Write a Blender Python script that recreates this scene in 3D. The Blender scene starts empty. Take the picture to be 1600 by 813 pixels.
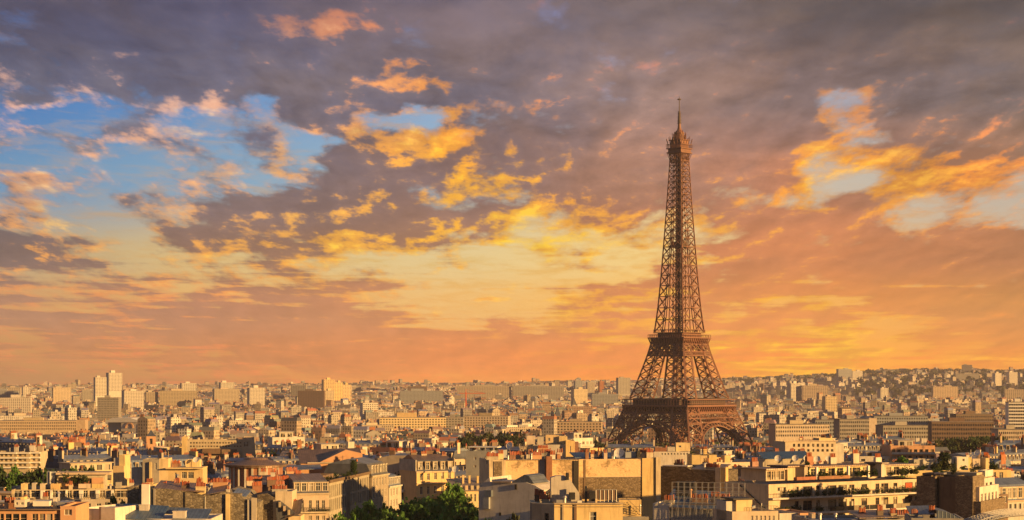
import bpy, bmesh, math, random
from mathutils import Vector, Matrix
R = math.radians
rnd = random.Random(7)
scene = bpy.context.scene
COL = scene.collection

# ------------------------------------------------------------------ camera
F_PX = 3043.0            # focal length in pixels of the 1600 px wide photograph
HZ = 595.0               # row of the level horizon
CAM_Z = 79.0             # eye height above the foot of the tower
cam_d = bpy.data.cameras.new('camera')
cam = bpy.data.objects.new('camera', cam_d)
COL.objects.link(cam)
cam.location = (0, 0, CAM_Z)
cam.rotation_euler = (R(90), 0, 0)
cam_d.sensor_width = 36.0
cam_d.lens = 36.0 * F_PX / 1600.0
cam_d.shift_y = (HZ - 406.5) / 1600.0
cam_d.clip_start = 1.0
cam_d.clip_end = 60000.0
scene.camera = cam

def at(px, py, Y):
    """world point seen at photo pixel (px,py) at distance Y"""
    return Vector(((px - 800.0) * Y / F_PX, Y, CAM_Z - (py - HZ) * Y / F_PX))

# ------------------------------------------------------------------ sun, exposure
SUN_AZ, SUN_EL = 62.0, 9.0      # degrees from straight behind the camera toward its right; elevation
to_sun = Vector((math.sin(R(SUN_AZ)) * math.cos(R(SUN_EL)), -math.cos(R(SUN_AZ)) * math.cos(R(SUN_EL)), math.sin(R(SUN_EL))))
sun_d = bpy.data.lights.new('sun', 'SUN')
sun_d.energy = 5.0
sun_d.angle = R(0.6)
sun_d.color = (1.0, 0.555, 0.17)
sun = bpy.data.objects.new('sun', sun_d)
COL.objects.link(sun)
sun.rotation_euler = to_sun.to_track_quat('Z', 'Y').to_euler()
sun.location = (300, -300, 600)
scene.view_settings.view_transform = 'Standard'
scene.view_settings.look = 'None'
scene.view_settings.exposure = 0.95
scene.view_settings.gamma = 1.0
scene.view_settings.use_curve_mapping = False

# ------------------------------------------------------------------ node helpers
def lin(c):
    return tuple((v / 255 / 12.92) if v / 255 <= 0.04045 else ((v / 255 + 0.055) / 1.055) ** 2.4 for v in c)

class NT:
    def __init__(self, tree):
        self.t = tree; self.n = tree.nodes; self.l = tree.links
    def put(self, node, idx, v):
        if v is None: return
        if hasattr(v, 'is_output'): self.l.new(v, node.inputs[idx])
        else: node.inputs[idx].default_value = v
    def math(self, op, a, b=None, c=None, clamp=False):
        m = self.n.new('ShaderNodeMath'); m.operation = op; m.use_clamp = clamp
        self.put(m, 0, a); self.put(m, 1, b); self.put(m, 2, c)
        return m.outputs[0]
    def vmath(self, op, a, b=None, c=None):
        m = self.n.new('ShaderNodeVectorMath'); m.operation = op
        self.put(m, 0, a); self.put(m, 1, b); self.put(m, 2, c)
        return m.outputs[0]
    def scale(self, v, s):
        m = self.n.new('ShaderNodeVectorMath'); m.operation = 'SCALE'
        self.put(m, 0, v); self.put(m, 3, s)
        return m.outputs[0]
    def smooth(self, v, a, b, lo=0.0, hi=1.0, kind='SMOOTHSTEP'):
        m = self.n.new('ShaderNodeMapRange'); m.interpolation_type = kind
        self.put(m, 0, v); self.put(m, 1, a); self.put(m, 2, b); self.put(m, 3, lo); self.put(m, 4, hi)
        return m.outputs[0]
    def mix(self, f, a, b, blend='MIX'):
        m = self.n.new('ShaderNodeMix'); m.data_type = 'RGBA'; m.blend_type = blend
        self.put(m, 0, f); self.put(m, 6, a); self.put(m, 7, b)
        return m.outputs[2]
    def noise(self, vec, scale, detail=4, rough=0.5, dist=0.0):
        m = self.n.new('ShaderNodeTexNoise'); m.noise_dimensions = '3D'
        self.put(m, 'Vector', vec); self.put(m, 'Scale', scale); self.put(m, 'Detail', detail)
        self.put(m, 'Roughness', rough); self.put(m, 'Distortion', dist)
        return m.outputs[0], m.outputs[1]
    def xyz(self, x, y, z=0.0):
        m = self.n.new('ShaderNodeCombineXYZ'); self.put(m, 0, x); self.put(m, 1, y); self.put(m, 2, z)
        return m.outputs[0]
    def sep(self, v):
        m = self.n.new('ShaderNodeSeparateXYZ'); self.put(m, 0, v); return m.outputs
    def ramp(self, f, stops, interp='LINEAR'):
        m = self.n.new('ShaderNodeValToRGB'); self.put(m, 0, f)
        cr = m.color_ramp; cr.interpolation = interp
        while len(cr.elements) > 1: cr.elements.remove(cr.elements[-1])
        for i, (p, c) in enumerate(stops):
            e = cr.elements[0] if i == 0 else cr.elements.new(p)
            e.position = p; e.color = (c[0], c[1], c[2], 1)
        return m.outputs[0]

# ------------------------------------------------------------------ sky: Nishita light above, sunset cloud deck ahead
world = bpy.data.worlds.new('World'); scene.world = world
world.use_nodes = True
T = NT(world.node_tree); T.n.clear()
tc = T.n.new('ShaderNodeTexCoord')
X, Y_, Z_ = T.sep(tc.outputs['Generated'])
az = T.math('ARCTAN2', X, Y_)
rad = T.math('MAXIMUM', T.math('SQRT', T.math('ADD', T.math('MULTIPLY', X, X), T.math('MULTIPLY', Y_, Y_))), 0.02)
tan_el = T.math('DIVIDE', Z_, rad)
# cloud-deck coordinates: clouds shrink and flatten toward the horizon
tt = T.math('MAXIMUM', tan_el, -0.03)
deck_u = T.math('DIVIDE', az, T.math('ADD', tt, 0.13))
deck_v = T.math('MULTIPLY', T.math('LOGARITHM', T.math('ADD', tt, 0.06), math.e), 1.3)
deck = T.xyz(deck_u, deck_v, 3.7)
# coverage chart of the sky by direction: columns run from the left of the city to its right, rows from high to horizon
COVER = [
 "78887888888888888888888888888999",
 "65785788887888888888888888889999",
 "55788887888888888887688888888999",
 "67788887888888888876588888888999",
 "57788888888888788888888888888888",
 "47565576367888866887888885478578",
 "41146335367522688768888886688788",
 "66565666524755568788888887668888",
 "11321344447876767788888875677887",
 "25441344367786678888887764466864",
 "23414356778886776888765445753322",
 "75112478889888874677446788753444",
 "99743688888888863424446888887889",
 "88632344654343222341348999999999",
 "65333433454543111124676787877788",
 "75555777877533211577777766577888",
 "66667899998776543477875788534899",
 "55668899998888898875656886434678",
 "54445567788999999999888666645666",
 "33333344444455566666665554555555",
]
GLOW = [
 "00000000122100000000000000000000",
 "00000001456310000000000000000000",
 "00000000345310000000000000000000",
 "00001000111132010001000000010000",
 "00011000000134000001011000010000",
 "00000110100012000100000001300000",
 "00000110000752110000000003310010",
 "00001010001656411000100014720110",
 "03331100000023411001010017778654",
 "13221000000012465311010125887764",
 "11100001112222466531011012121112",
 "25520002222212479642021001111111",
 "25410123455466688642211000000000",
 "13300011233211111111110000000000",
 "31111121111111121221100000000000",
 "12232111011211134443210011000000",
 "11112110001233211665532113762000",
 "21122100111111111122345566643211",
 "11111111111111111122334566666654",
 "11111111111111111122223445666654",
]
warp_s, warp_c = T.noise(deck, 6.0, 7, 0.62)
warp_x, warp_y, _w = T.sep(warp_c)
qd = T.math('DIVIDE', Z_, T.math('MAXIMUM', T.math('ABSOLUTE', Y_), T.math('MULTIPLY', rad, 0.35)))
AZ0, AZ1 = math.atan(-800 / F_PX), math.atan(800 / F_PX)
colf = T.math('ADD', T.math('DIVIDE', T.math('SUBTRACT', az, AZ0), AZ1 - AZ0), T.math('MULTIPLY', T.math('SUBTRACT', warp_x, 0.5), 0.085))
colf = T.math('PINGPONG', colf, 1.0)
ROW = 31.3
rowf = T.math('DIVIDE', T.math('SUBTRACT', HZ, T.math('MULTIPLY', qd, F_PX)), ROW)
rowf_flat = T.math('MINIMUM', T.math('MAXIMUM', rowf, 0.0), 19.0)
rowf = T.math('ADD', rowf, T.math('MULTIPLY', T.math('SUBTRACT', warp_y, 0.5), T.smooth(rowf, 0.0, 19.0, 3.4, 1.1, 'LINEAR')))
rowf = T.math('MINIMUM', T.math('MAXIMUM', rowf, 0.0), 19.0)
def chart(rows_at, rows_stops, rowv, interp):
    acc = None
    for k, (y, stops) in enumerate(zip(rows_at, rows_stops)):
        up = rows_at[k - 1] if k else y - 1.0
        dn = rows_at[k + 1] if k + 1 < len(rows_at) else y + 1.0
        lo = T.smooth(rowv, up, y)
        hi = T.smooth(rowv, y, dn, 1.0, 0.0)
        w = T.math('MINIMUM', lo, hi) if 0 < k < len(rows_at) - 1 else (hi if k == 0 else lo)
        c = T.ramp(colf_for[interp], stops, interp)
        s = T.scale(c, w)
        acc = s if acc is None else T.vmath('ADD', acc, s)
    return acc
colf_for = {'LINEAR': colf, 'EASE': colf, 'B_SPLINE': colf}
cg = chart(list(range(20)), [[(i / 31.0, (int(a) / 9.0, int(b) / 9.0, 0)) for i, (a, b) in enumerate(zip(ca, ga))] for ca, ga in zip(COVER, GLOW)], rowf, 'EASE')
cover, glow, _c = T.sep(cg)
rows_y = [0, 150, 280, 400, 480, 560, 600]
cols_x = [0, 300, 700, 1000, 1300, 1600]
CLEAR = [
 [(72, 104, 158), (80, 110, 165), (110, 122, 168), (132, 134, 168), (120, 118, 128), (108, 108, 122)],
 [(58, 124, 186), (86, 144, 198), (140, 172, 204), (168, 168, 192), (166, 168, 180), (150, 150, 166)],
 [(98, 150, 188), (120, 164, 194), (150, 185, 205), (232, 205, 160), (198, 188, 172), (190, 180, 165)],
 [(176, 164, 136), (214, 188, 134), (226, 204, 150), (242, 210, 138), (226, 192, 142), (208, 184, 155)],
 [(200, 152, 102), (225, 178, 108), (236, 192, 122), (246, 188, 94), (246, 182, 90), (225, 160, 80)],
 [(186, 136, 86), (202, 144, 84), (236, 164, 90), (250, 160, 58), (252, 172, 48), (240, 160, 60)],
 [(170, 126, 88), (192, 132, 84), (234, 152, 76), (246, 150, 56), (252, 164, 44), (232, 144, 60)]]
BODY = [
 [(86, 86, 104), (84, 87, 112), (106, 98, 110), (106, 99, 106), (98, 89, 88), (84, 80, 82)],
 [(86, 94, 116), (104, 104, 120), (116, 107, 114), (136, 117, 115), (140, 115, 106), (120, 107, 103)],
 [(112, 114, 122), (116, 110, 118), (128, 105, 103), (164, 122, 103), (186, 124, 94), (158, 118, 94)],
 [(108, 97, 100), (138, 108, 95), (158, 117, 93), (196, 124, 84), (206, 130, 84), (178, 118, 80)],
 [(164, 124, 106), (174, 123, 101), (202, 134, 90), (216, 135, 80), (222, 140, 70), (200, 135, 70)],
 [(176, 122, 86), (188, 124, 82), (218, 132, 74), (236, 140, 66), (242, 146, 50), (226, 140, 56)],
 [(168, 124, 86), (188, 128, 82), (228, 144, 74), (242, 146, 60), (248, 160, 45), (230, 142, 56)]]
LIT = [
 [(150, 125, 122), (150, 126, 122), (214, 150, 108), (165, 132, 120), (152, 116, 100), (130, 110, 105)],
 [(222, 196, 170), (230, 198, 165), (255, 180, 75), (220, 160, 128), (244, 172, 86), (204, 152, 120)],
 [(232, 190, 140), (250, 200, 130), (255, 200, 48), (252, 186, 74), (255, 186, 52), (252, 170, 66)],
 [(244, 188, 96), (255, 198, 82), (255, 208, 48), (255, 204, 62), (255, 192, 62), (242, 172, 88)],
 [(232, 166, 104), (242, 172, 98), (255, 198, 84), (255, 200, 40), (255, 198, 32), (242, 166, 68)],
 [(226, 150, 95), (236, 152, 90), (252, 168, 78), (255, 188, 32), (255, 200, 22), (252, 178, 46)],
 [(210, 146, 96), (226, 146, 88), (248, 160, 74), (255, 170, 40), (255, 188, 40), (244, 158, 56)]]
def colour_chart(tab):
    return chart([y / ROW for y in rows_y], [[(x / 1600.0, lin(c)) for x, c in zip(cols_x, row)] for row in tab], rowf_flat, 'LINEAR')
clear, body, lit = colour_chart(CLEAR), colour_chart(BODY), colour_chart(LIT)
fine, _f = T.noise(deck, 7.8, 9, 0.60, 0.15)
fine_off, _f = T.noise(T.vmath('ADD', deck, (0.026, -0.030, 0.0)), 7.8, 6, 0.60, 0.15)
puff, _f = T.noise(deck, 27.0, 5, 0.6, 0.1)
puff_off, _f = T.noise(T.vmath('ADD', deck, (0.010, -0.010, 0.0)), 27.0, 4, 0.6, 0.1)
big, _f = T.noise(deck, 3.0, 4, 0.55)
soft = T.smooth(rowf_flat, 0.0, 6.0, 0.55, 1.0)              # the high deck is smooth, the lower puffs are crisp
dens = T.math('ADD', cover, T.math('MULTIPLY', T.math('SUBTRACT', fine, 0.5), 1.75))
dens = T.math('ADD', dens, T.math('MULTIPLY', T.math('SUBTRACT', big, 0.5), 0.45))
dens = T.math('ADD', dens, T.math('MULTIPLY', T.math('SUBTRACT', puff, 0.5), 0.34))
streak, _f = T.noise(T.vmath('MULTIPLY', deck, (0.42, 2.6, 1.0)), 7.0, 5, 0.55, 0.3)      # thin level bands low over the city
dens = T.math('ADD', dens, T.math('MULTIPLY', T.math('SUBTRACT', streak, 0.5), T.smooth(rowf_flat, 9.5, 16.0, 0.0, 1.7)))
alpha = T.smooth(dens, 0.26, 0.70)
thick = T.smooth(dens, 0.46, 0.84)
relief = T.math('ADD', T.math('MULTIPLY', T.math('SUBTRACT', fine, fine_off), 2.5), T.math('MULTIPLY', T.math('SUBTRACT', puff, puff_off), 0.8))
relief = T.math('MULTIPLY', relief, soft)
low_fade = T.smooth(rowf_flat, 11.0, 18.0, 1.0, 0.45)
rim = T.math('MULTIPLY', T.math('MULTIPLY', T.math('SUBTRACT', 1.0, thick), 0.42), T.smooth(rowf_flat, 0.0, 6.0, 0.6, 1.0))
litf = T.math('ADD', T.math('MULTIPLY', glow, T.smooth(T.math('ADD', T.math('MULTIPLY', fine, 0.45), T.math('MULTIPLY', big, 0.55)), 0.40, 0.60, 0.25, 1.1)), rim)
litf = T.math('ADD', litf, T.math('MULTIPLY', relief, low_fade))
litf = T.math('ADD', litf, T.math('MULTIPLY', T.math('SUBTRACT', 0.5, streak), T.smooth(rowf_flat, 10.0, 17.0, 0.0, 1.7)))
litf = T.math('SUBTRACT', litf, 0.22, None, True)
warm = T.vmath('ADD', T.vmath('MULTIPLY', lit, (0.80, 0.62, 0.62)), (0.015, 0.012, 0.016))
cloud = T.mix(T.smooth(litf, 0.0, 0.42), body, warm)
cloud = T.mix(T.smooth(litf, 0.38, 0.9), cloud, lit)
mott = T.math('ADD', T.math('MULTIPLY', T.math('SUBTRACT', fine_off, fine), T.math('MULTIPLY', soft, 1.3)), T.math('MULTIPLY', T.math('SUBTRACT', big, 0.5), 0.75))
shade = T.smooth(mott, -0.22, 0.22, T.smooth(rowf_flat, 6, 15, 1.26, 1.10), T.smooth(rowf_flat, 6, 15, 0.76, 0.90), 'LINEAR')
cloud = T.scale(cloud, shade)
tone, _f = T.noise(T.vmath('ADD', deck, (7.3, 2.1, 0.0)), 4.2, 5, 0.58, 0.3)      # cooler and warmer parts of the deck
tone = T.mix(T.smooth(tone, 0.34, 0.66), (0.80, 0.88, 1.04, 1), (1.26, 1.14, 1.05, 1))
cloud = T.vmath('MULTIPLY', cloud, T.mix(T.smooth(rowf_flat, 5.0, 13.0, 1.0, 0.25), (1, 1, 1, 1), tone))
veil, _f = T.noise(T.vmath('MULTIPLY', deck, (0.6, 1.6, 1.0)), 14.0, 6, 0.65, 0.4)
clear = T.mix(T.smooth(veil, 0.42, 0.72, 0.0, 0.55), clear, T.mix(0.5, lit, body))      # thin high streaks in the gaps
deck_col = T.mix(alpha, clear, cloud)
deck_col = T.vmath('MULTIPLY', deck_col, T.mix(T.smooth(rowf_flat, 11.0, 19.0, 0.0, 1.0, 'LINEAR'), (1, 1, 1, 1), (1.28, 1.15, 0.85, 1)))   # clear evening air just above the horizon
sky = T.n.new('ShaderNodeTexSky'); sky.sky_type = 'NISHITA'; sky.sun_disc = False
sky.sun_elevation = R(SUN_EL); sky.sun_rotation = R(180.0 - SUN_AZ)
high = T.smooth(tan_el, 0.26, 0.75)
air = T.scale(sky.outputs[0], 0.11)
over = T.mix(T.smooth(fine, 0.40, 0.62, 0.10, 0.50), air, (*lin((128, 120, 126)), 1))
away = T.smooth(T.math('ABSOLUTE', az), 0.32, 1.0, 1.0, 0.30)      # unseen sky to the sides and behind, dimmed to cut the fill light
deck_col = T.mix(T.smooth(T.math('ABSOLUTE', az), 0.4, 1.0, 0.0, 0.8), deck_col, (*lin((128, 138, 165)), 1))  # unseen sky turned blue grey to cool the shadows
col = T.mix(high, T.scale(deck_col, away), over)
bg = T.n.new('ShaderNodeBackground'); T.put(bg, 0, col); bg.inputs[1].default_value = 0.525
wo = T.n.new('ShaderNodeOutputWorld'); T.l.new(bg.outputs[0], wo.inputs[0])
world.cycles.sampling_method = 'MANUAL'; world.cycles.sample_map_resolution = 512

# ------------------------------------------------------------------ materials
def new_mat(name):
    m = bpy.data.materials.new(name); m.use_nodes = True
    t = NT(m.node_tree); t.n.clear()
    b = t.n.new('ShaderNodeBsdfPrincipled'); o = t.n.new('ShaderNodeOutputMaterial')
    t.l.new(b.outputs[0], o.inputs[0])
    return m, t, b

def surf(name, c, c2=None, scale=0.35, rough=0.85, metal=0.0, stain=0.5, vary=0.0, detail=6):
    """weathered surface: two-tone blotches, grime streaks running down, small per-object tint"""
    m, t, b = new_mat(name)
    c2 = c2 or tuple(v * 0.7 for v in c)
    co = t.n.new('ShaderNodeTexCoord').outputs['Object']
    f, _ = t.noise(co, scale, detail, 0.65)
    col = t.mix(t.smooth(f, 0.35, 0.68), (*c, 1), (*c2, 1))
    sx, sy, sz = t.sep(co)
    g, _ = t.noise(t.xyz(t.math('MULTIPLY', sx, 1.6), t.math('MULTIPLY', sy, 1.6), t.math('MULTIPLY', sz, 0.16)), 1.0, 4, 0.6)
    col = t.mix(t.math('MULTIPLY', t.smooth(g, 0.48, 0.75), stain), col, tuple(v * 0.35 for v in c) + (1,))
    if vary:
        oi = t.n.new('ShaderNodeObjectInfo')
        hs = t.n.new('ShaderNodeHueSaturation')
        t.put(hs, 'Hue', t.smooth(oi.outputs['Random'], 0, 1, 0.5 - 0.022 * vary, 0.5 + 0.018 * vary, 'LINEAR'))
        r2 = t.math('FRACT', t.math('MULTIPLY', oi.outputs['Random'], 13.37))
        t.put(hs, 'Value', t.smooth(r2, 0, 1, 1 - 0.35 * vary, 1 + 0.25 * vary, 'LINEAR'))
        r3 = t.math('FRACT', t.math('MULTIPLY', oi.outputs['Random'], 57.1))
        t.put(hs, 'Saturation', t.smooth(r3, 0, 1, 1 - 0.45 * vary, 1 + 0.15 * vary, 'LINEAR'))
        t.put(hs, 'Color', col); col = hs.outputs[0]
    t.put(b, 'Base Color', col); b.inputs['Roughness'].default_value = rough; b.inputs['Metallic'].default_value = metal
    bp = t.n.new('ShaderNodeBump'); t.put(bp, 'Height', f); bp.inputs['Strength'].default_value = 0.25; bp.inputs['Distance'].default_value = 0.1
    t.l.new(bp.outputs[0], b.inputs['Normal'])
    return m

def zinc(name, c, rough=0.45, metal=0.35, seam=0.65, vary=0.5, axis='x'):
    """roof sheet with standing seams"""
    m, t, b = new_mat(name)
    co = t.n.new('ShaderNodeTexCoord').outputs['Object']
    sx, sy, sz = t.sep(co)
    u = t.math('ADD', sx, sy) if axis == 'xy' else (sx if axis == 'x' else sy)
    w = t.math('FRACT', t.math('DIVIDE', u, seam))
    seamf = t.smooth(t.math('ABSOLUTE', t.math('SUBTRACT', w, 0.5)), 0.36, 0.46)
    f, _ = t.noise(co, 0.7, 5, 0.65)
    sheet, _ = t.noise(t.xyz(t.math('FLOOR', t.math('DIVIDE', u, seam)), t.math('FLOOR', t.math('DIVIDE', sy if axis == 'x' else sx, 2.1)), 0.3), 1.7, 1, 0.5)
    k = t.math('ADD', t.math('MULTIPLY', f, 0.55), t.math('MULTIPLY', sheet, 0.45))
    col = t.mix(t.smooth(k, 0.3, 0.7), tuple(v * 0.72 for v in c) + (1,), tuple(v * 1.25 for v in c) + (1,))
    col = t.mix(t.math('MULTIPLY', seamf, 0.55), col, tuple(v * 0.45 for v in c) + (1,))
    if vary:
        oi = t.n.new('ShaderNodeObjectInfo'); hs = t.n.new('ShaderNodeHueSaturation')
        t.put(hs, 'Value', t.smooth(oi.outputs['Random'], 0, 1, 1 - 0.4 * vary, 1 + 0.35 * vary, 'LINEAR'))
        r3 = t.math('FRACT', t.math('MULTIPLY', oi.outputs['Random'], 57.1))
        t.put(hs, 'Saturation', t.smooth(r3, 0, 1, 0.5, 1.4, 'LINEAR'))
        t.put(hs, 'Color', col); col = hs.outputs[0]
    t.put(b, 'Base Color', col); b.inputs['Roughness'].default_value = rough; b.inputs['Metallic'].default_value = metal
    bp = t.n.new('ShaderNodeBump'); t.put(bp, 'Height', seamf); bp.inputs['Strength'].default_value = 0.5; bp.inputs['Distance'].default_value = 0.06
    t.l.new(bp.outputs[0], b.inputs['Normal'])
    return m

def rubble(name, c, c2, patch=None, scale=1.1):
    """bare party wall: irregular stones with mortar, patches of old render"""
    m, t, b = new_mat(name)
    co = t.n.new('ShaderNodeTexCoord').outputs['Object']
    sx, sy, sz = t.sep(co)
    p = t.xyz(sx, sy, t.math('MULTIPLY', sz, 1.7))
    v = t.n.new('ShaderNodeTexVoronoi'); t.put(v, 'Vector', p); t.put(v, 'Scale', scale); v.feature = 'F1'
    v2 = t.n.new('ShaderNodeTexVoronoi'); t.put(v2, 'Vector', p); t.put(v2, 'Scale', scale); v2.feature = 'DISTANCE_TO_EDGE'
    r_, g_, b_ = t.sep(v.outputs['Color'])
    f, _ = t.noise(co, 0.18, 6, 0.7)
    k = t.math('ADD', t.math('MULTIPLY', r_, 0.75), t.math('MULTIPLY', f, 0.5))
    col = t.mix(t.smooth(k, 0.25, 0.95, 0, 1, 'LINEAR'), (*c2, 1), (*c, 1))
    col = t.mix(t.smooth(v2.outputs['Distance'], 0.02, 0.12, 0.55, 0.0, 'LINEAR'), col, tuple(x * 0.42 for x in c2) + (1,))
    if patch:
        f2, _ = t.noise(co, 0.09, 6, 0.72)
        col = t.mix(t.smooth(f2, 0.44, 0.52), col, (*patch, 1))
        f3, _ = t.noise(co, 0.9, 5, 0.7)
        col = t.mix(t.smooth(f3, 0.55, 0.72, 0, 0.55), col, tuple(x * 0.4 for x in c2) + (1,))
    t.put(b, 'Base Color', col); b.inputs['Roughness'].default_value = 0.95
    bp = t.n.new('ShaderNodeBump'); t.put(bp, 'Height', v2.outputs['Distance']); bp.inputs['Strength'].default_value = 0.8; bp.inputs['Distance'].default_value = 0.15
    t.l.new(bp.outputs[0], b.inputs['Normal'])
    return m

def leafmat(name, c, c2):
    m, t, b = new_mat(name)
    co = t.n.new('ShaderNodeTexCoord').outputs['Object']
    f, _ = t.noise(co, 0.55, 3, 0.6)
    f2, _ = t.noise(co, 4.0, 2, 0.6)
    col = t.mix(t.smooth(t.math('ADD', t.math('MULTIPLY', f, 0.6), t.math('MULTIPLY', f2, 0.4)), 0.35, 0.65), (*c2, 1), (*c, 1))
    oi = t.n.new('ShaderNodeObjectInfo'); hs = t.n.new('ShaderNodeHueSaturation')
    t.put(hs, 'Value', t.smooth(oi.outputs['Random'], 0, 1, 0.75, 1.3, 'LINEAR')); t.put(hs, 'Color', col)
    t.put(b, 'Base Color', hs.outputs[0]); b.inputs['Roughness'].default_value = 0.7
    tr = t.n.new('ShaderNodeBsdfTranslucent'); t.put(tr, 0, hs.outputs[0])
    mx = t.n.new('ShaderNodeMixShader'); mx.inputs[0].default_value = 0.25
    t.l.new(b.outputs[0], mx.inputs[1]); t.l.new(tr.outputs[0], mx.inputs[2])
    out = [n for n in t.n if n.type == 'OUTPUT_MATERIAL'][0]; t.l.new(mx.outputs[0], out.inputs[0])
    return m

def glassmat(name, c=(0.02, 0.022, 0.026)):
    """window glass; room to room it shows dark interiors, curtains or blinds behind"""
    m, t, b = new_mat(name)
    geo = t.n.new('ShaderNodeNewGeometry')
    wn = t.n.new('ShaderNodeTexWhiteNoise'); t.put(wn, 0, t.vmath('FLOOR', t.vmath('DIVIDE', geo.outputs['Position'], (1.35, 1.35, 2.9))))
    k = wn.outputs[0]
    col = t.mix(t.math('GREATER_THAN', k, 0.62), (*c, 1), (0.20, 0.16, 0.11, 1)); col = t.mix(t.math('GREATER_THAN', k, 0.84), col, (0.36, 0.33, 0.28, 1))
    t.put(b, 'Base Color', col)
    t.put(b, 'Roughness', t.smooth(k, 0.0, 1.0, 0.06, 0.35, 'LINEAR')); b.inputs['Specular IOR Level'].default_value = 0.5
    return m

M = {
 'cream': surf('cream stone', (0.56, 0.46, 0.33), (0.46, 0.36, 0.25), vary=0.6),
 'limestone': surf('pale limestone', (0.48, 0.42, 0.33), (0.36, 0.31, 0.24), vary=0.7),
 'white': surf('white render', (0.62, 0.58, 0.52), (0.50, 0.46, 0.41), stain=0.5, vary=0.5),
 'yellow': surf('yellow render', (0.70, 0.53, 0.26), (0.60, 0.45, 0.22), vary=0.4),
 'salmon': surf('salmon render', (0.58, 0.34, 0.20), (0.50, 0.29, 0.17), stain=0.15),
 'brick': surf('red brick', (0.36, 0.15, 0.08), (0.26, 0.11, 0.06), scale=0.8, vary=0.7),
 'concrete': surf('grey concrete', (0.34, 0.32, 0.29), (0.26, 0.24, 0.22), stain=0.4, vary=0.6),
 'brown': surf('brown cladding', (0.20, 0.13, 0.09), (0.15, 0.10, 0.07), vary=0.5),
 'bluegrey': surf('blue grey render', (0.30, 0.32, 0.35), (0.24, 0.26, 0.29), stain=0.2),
 'zinc': zinc('zinc roof', (0.22, 0.26, 0.33)),
 'zinc_warm': zinc('brown zinc roof', (0.24, 0.18, 0.15)),
 'zinc_blue': zinc('blue zinc roof', (0.11, 0.16, 0.24), vary=0.2),
 'slate': zinc('slate roof', (0.08, 0.09, 0.125), rough=0.7, metal=0.0, seam=0.4),
 'tile': zinc('clay tile roof', (0.32, 0.13, 0.07), rough=0.9, metal=0.0, seam=0.3),
 'gravel': surf('roof gravel', (0.25, 0.21, 0.18), (0.17, 0.14, 0.12), scale=0.6, vary=0.8),
 'pot': surf('terracotta', (0.42, 0.12, 0.05), (0.33, 0.10, 0.045), scale=2.0, stain=0.35, vary=0.6),
 'metal': surf('dark metal', (0.05, 0.05, 0.055), (0.03, 0.03, 0.035), rough=0.5, metal=0.4, stain=0.1),
 'lightmetal': surf('galvanised metal', (0.45, 0.45, 0.46), (0.36, 0.36, 0.38), rough=0.4, metal=0.5, stain=0.15),
 'whitepaint': surf('white paint', (0.76, 0.74, 0.70), (0.68, 0.66, 0.62), stain=0.12),
 'dark': surf('dark opening', (0.035, 0.03, 0.028), (0.02, 0.018, 0.017), stain=0.1),
 'glass': glassmat('window glass'),
 'farglass': surf('distant window glass', (0.09, 0.09, 0.095), stain=0.0),
 'curtain': surf('curtain', (0.42, 0.36, 0.26), (0.30, 0.26, 0.18), scale=1.5),
 'red': surf('red awning cloth', (0.50, 0.10, 0.04), stain=0.1),
 'iron': surf('brown painted iron', (0.21, 0.094, 0.062), (0.15, 0.07, 0.047), scale=0.12, rough=0.6, metal=0.0, stain=0.15),
 'irondark_and_shade': surf('dark painted iron and frieze shade', (0.07, 0.042, 0.032), (0.05, 0.03, 0.024), scale=0.12, rough=0.6, stain=0.15),
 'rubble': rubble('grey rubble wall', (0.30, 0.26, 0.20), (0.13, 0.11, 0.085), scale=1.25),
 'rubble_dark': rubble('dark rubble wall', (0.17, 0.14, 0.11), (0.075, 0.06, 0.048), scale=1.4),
 'rubble_tan_and_shade': rubble('tan rubble and painted shade', (0.26, 0.20, 0.14), (0.14, 0.105, 0.07), scale=1.5),
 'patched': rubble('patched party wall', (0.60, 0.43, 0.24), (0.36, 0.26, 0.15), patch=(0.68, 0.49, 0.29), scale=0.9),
 'leaf': leafmat('leaf green', (0.10, 0.22, 0.032), (0.05, 0.12, 0.02)),
 'leaf_dark': leafmat('dark leaf', (0.045, 0.085, 0.02), (0.022, 0.045, 0.012)),
 'leaf_olive': leafmat('olive leaf', (0.075, 0.09, 0.022), (0.04, 0.05, 0.014)),
 'bark': surf('bark', (0.09, 0.065, 0.045), scale=2.0),
}

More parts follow.
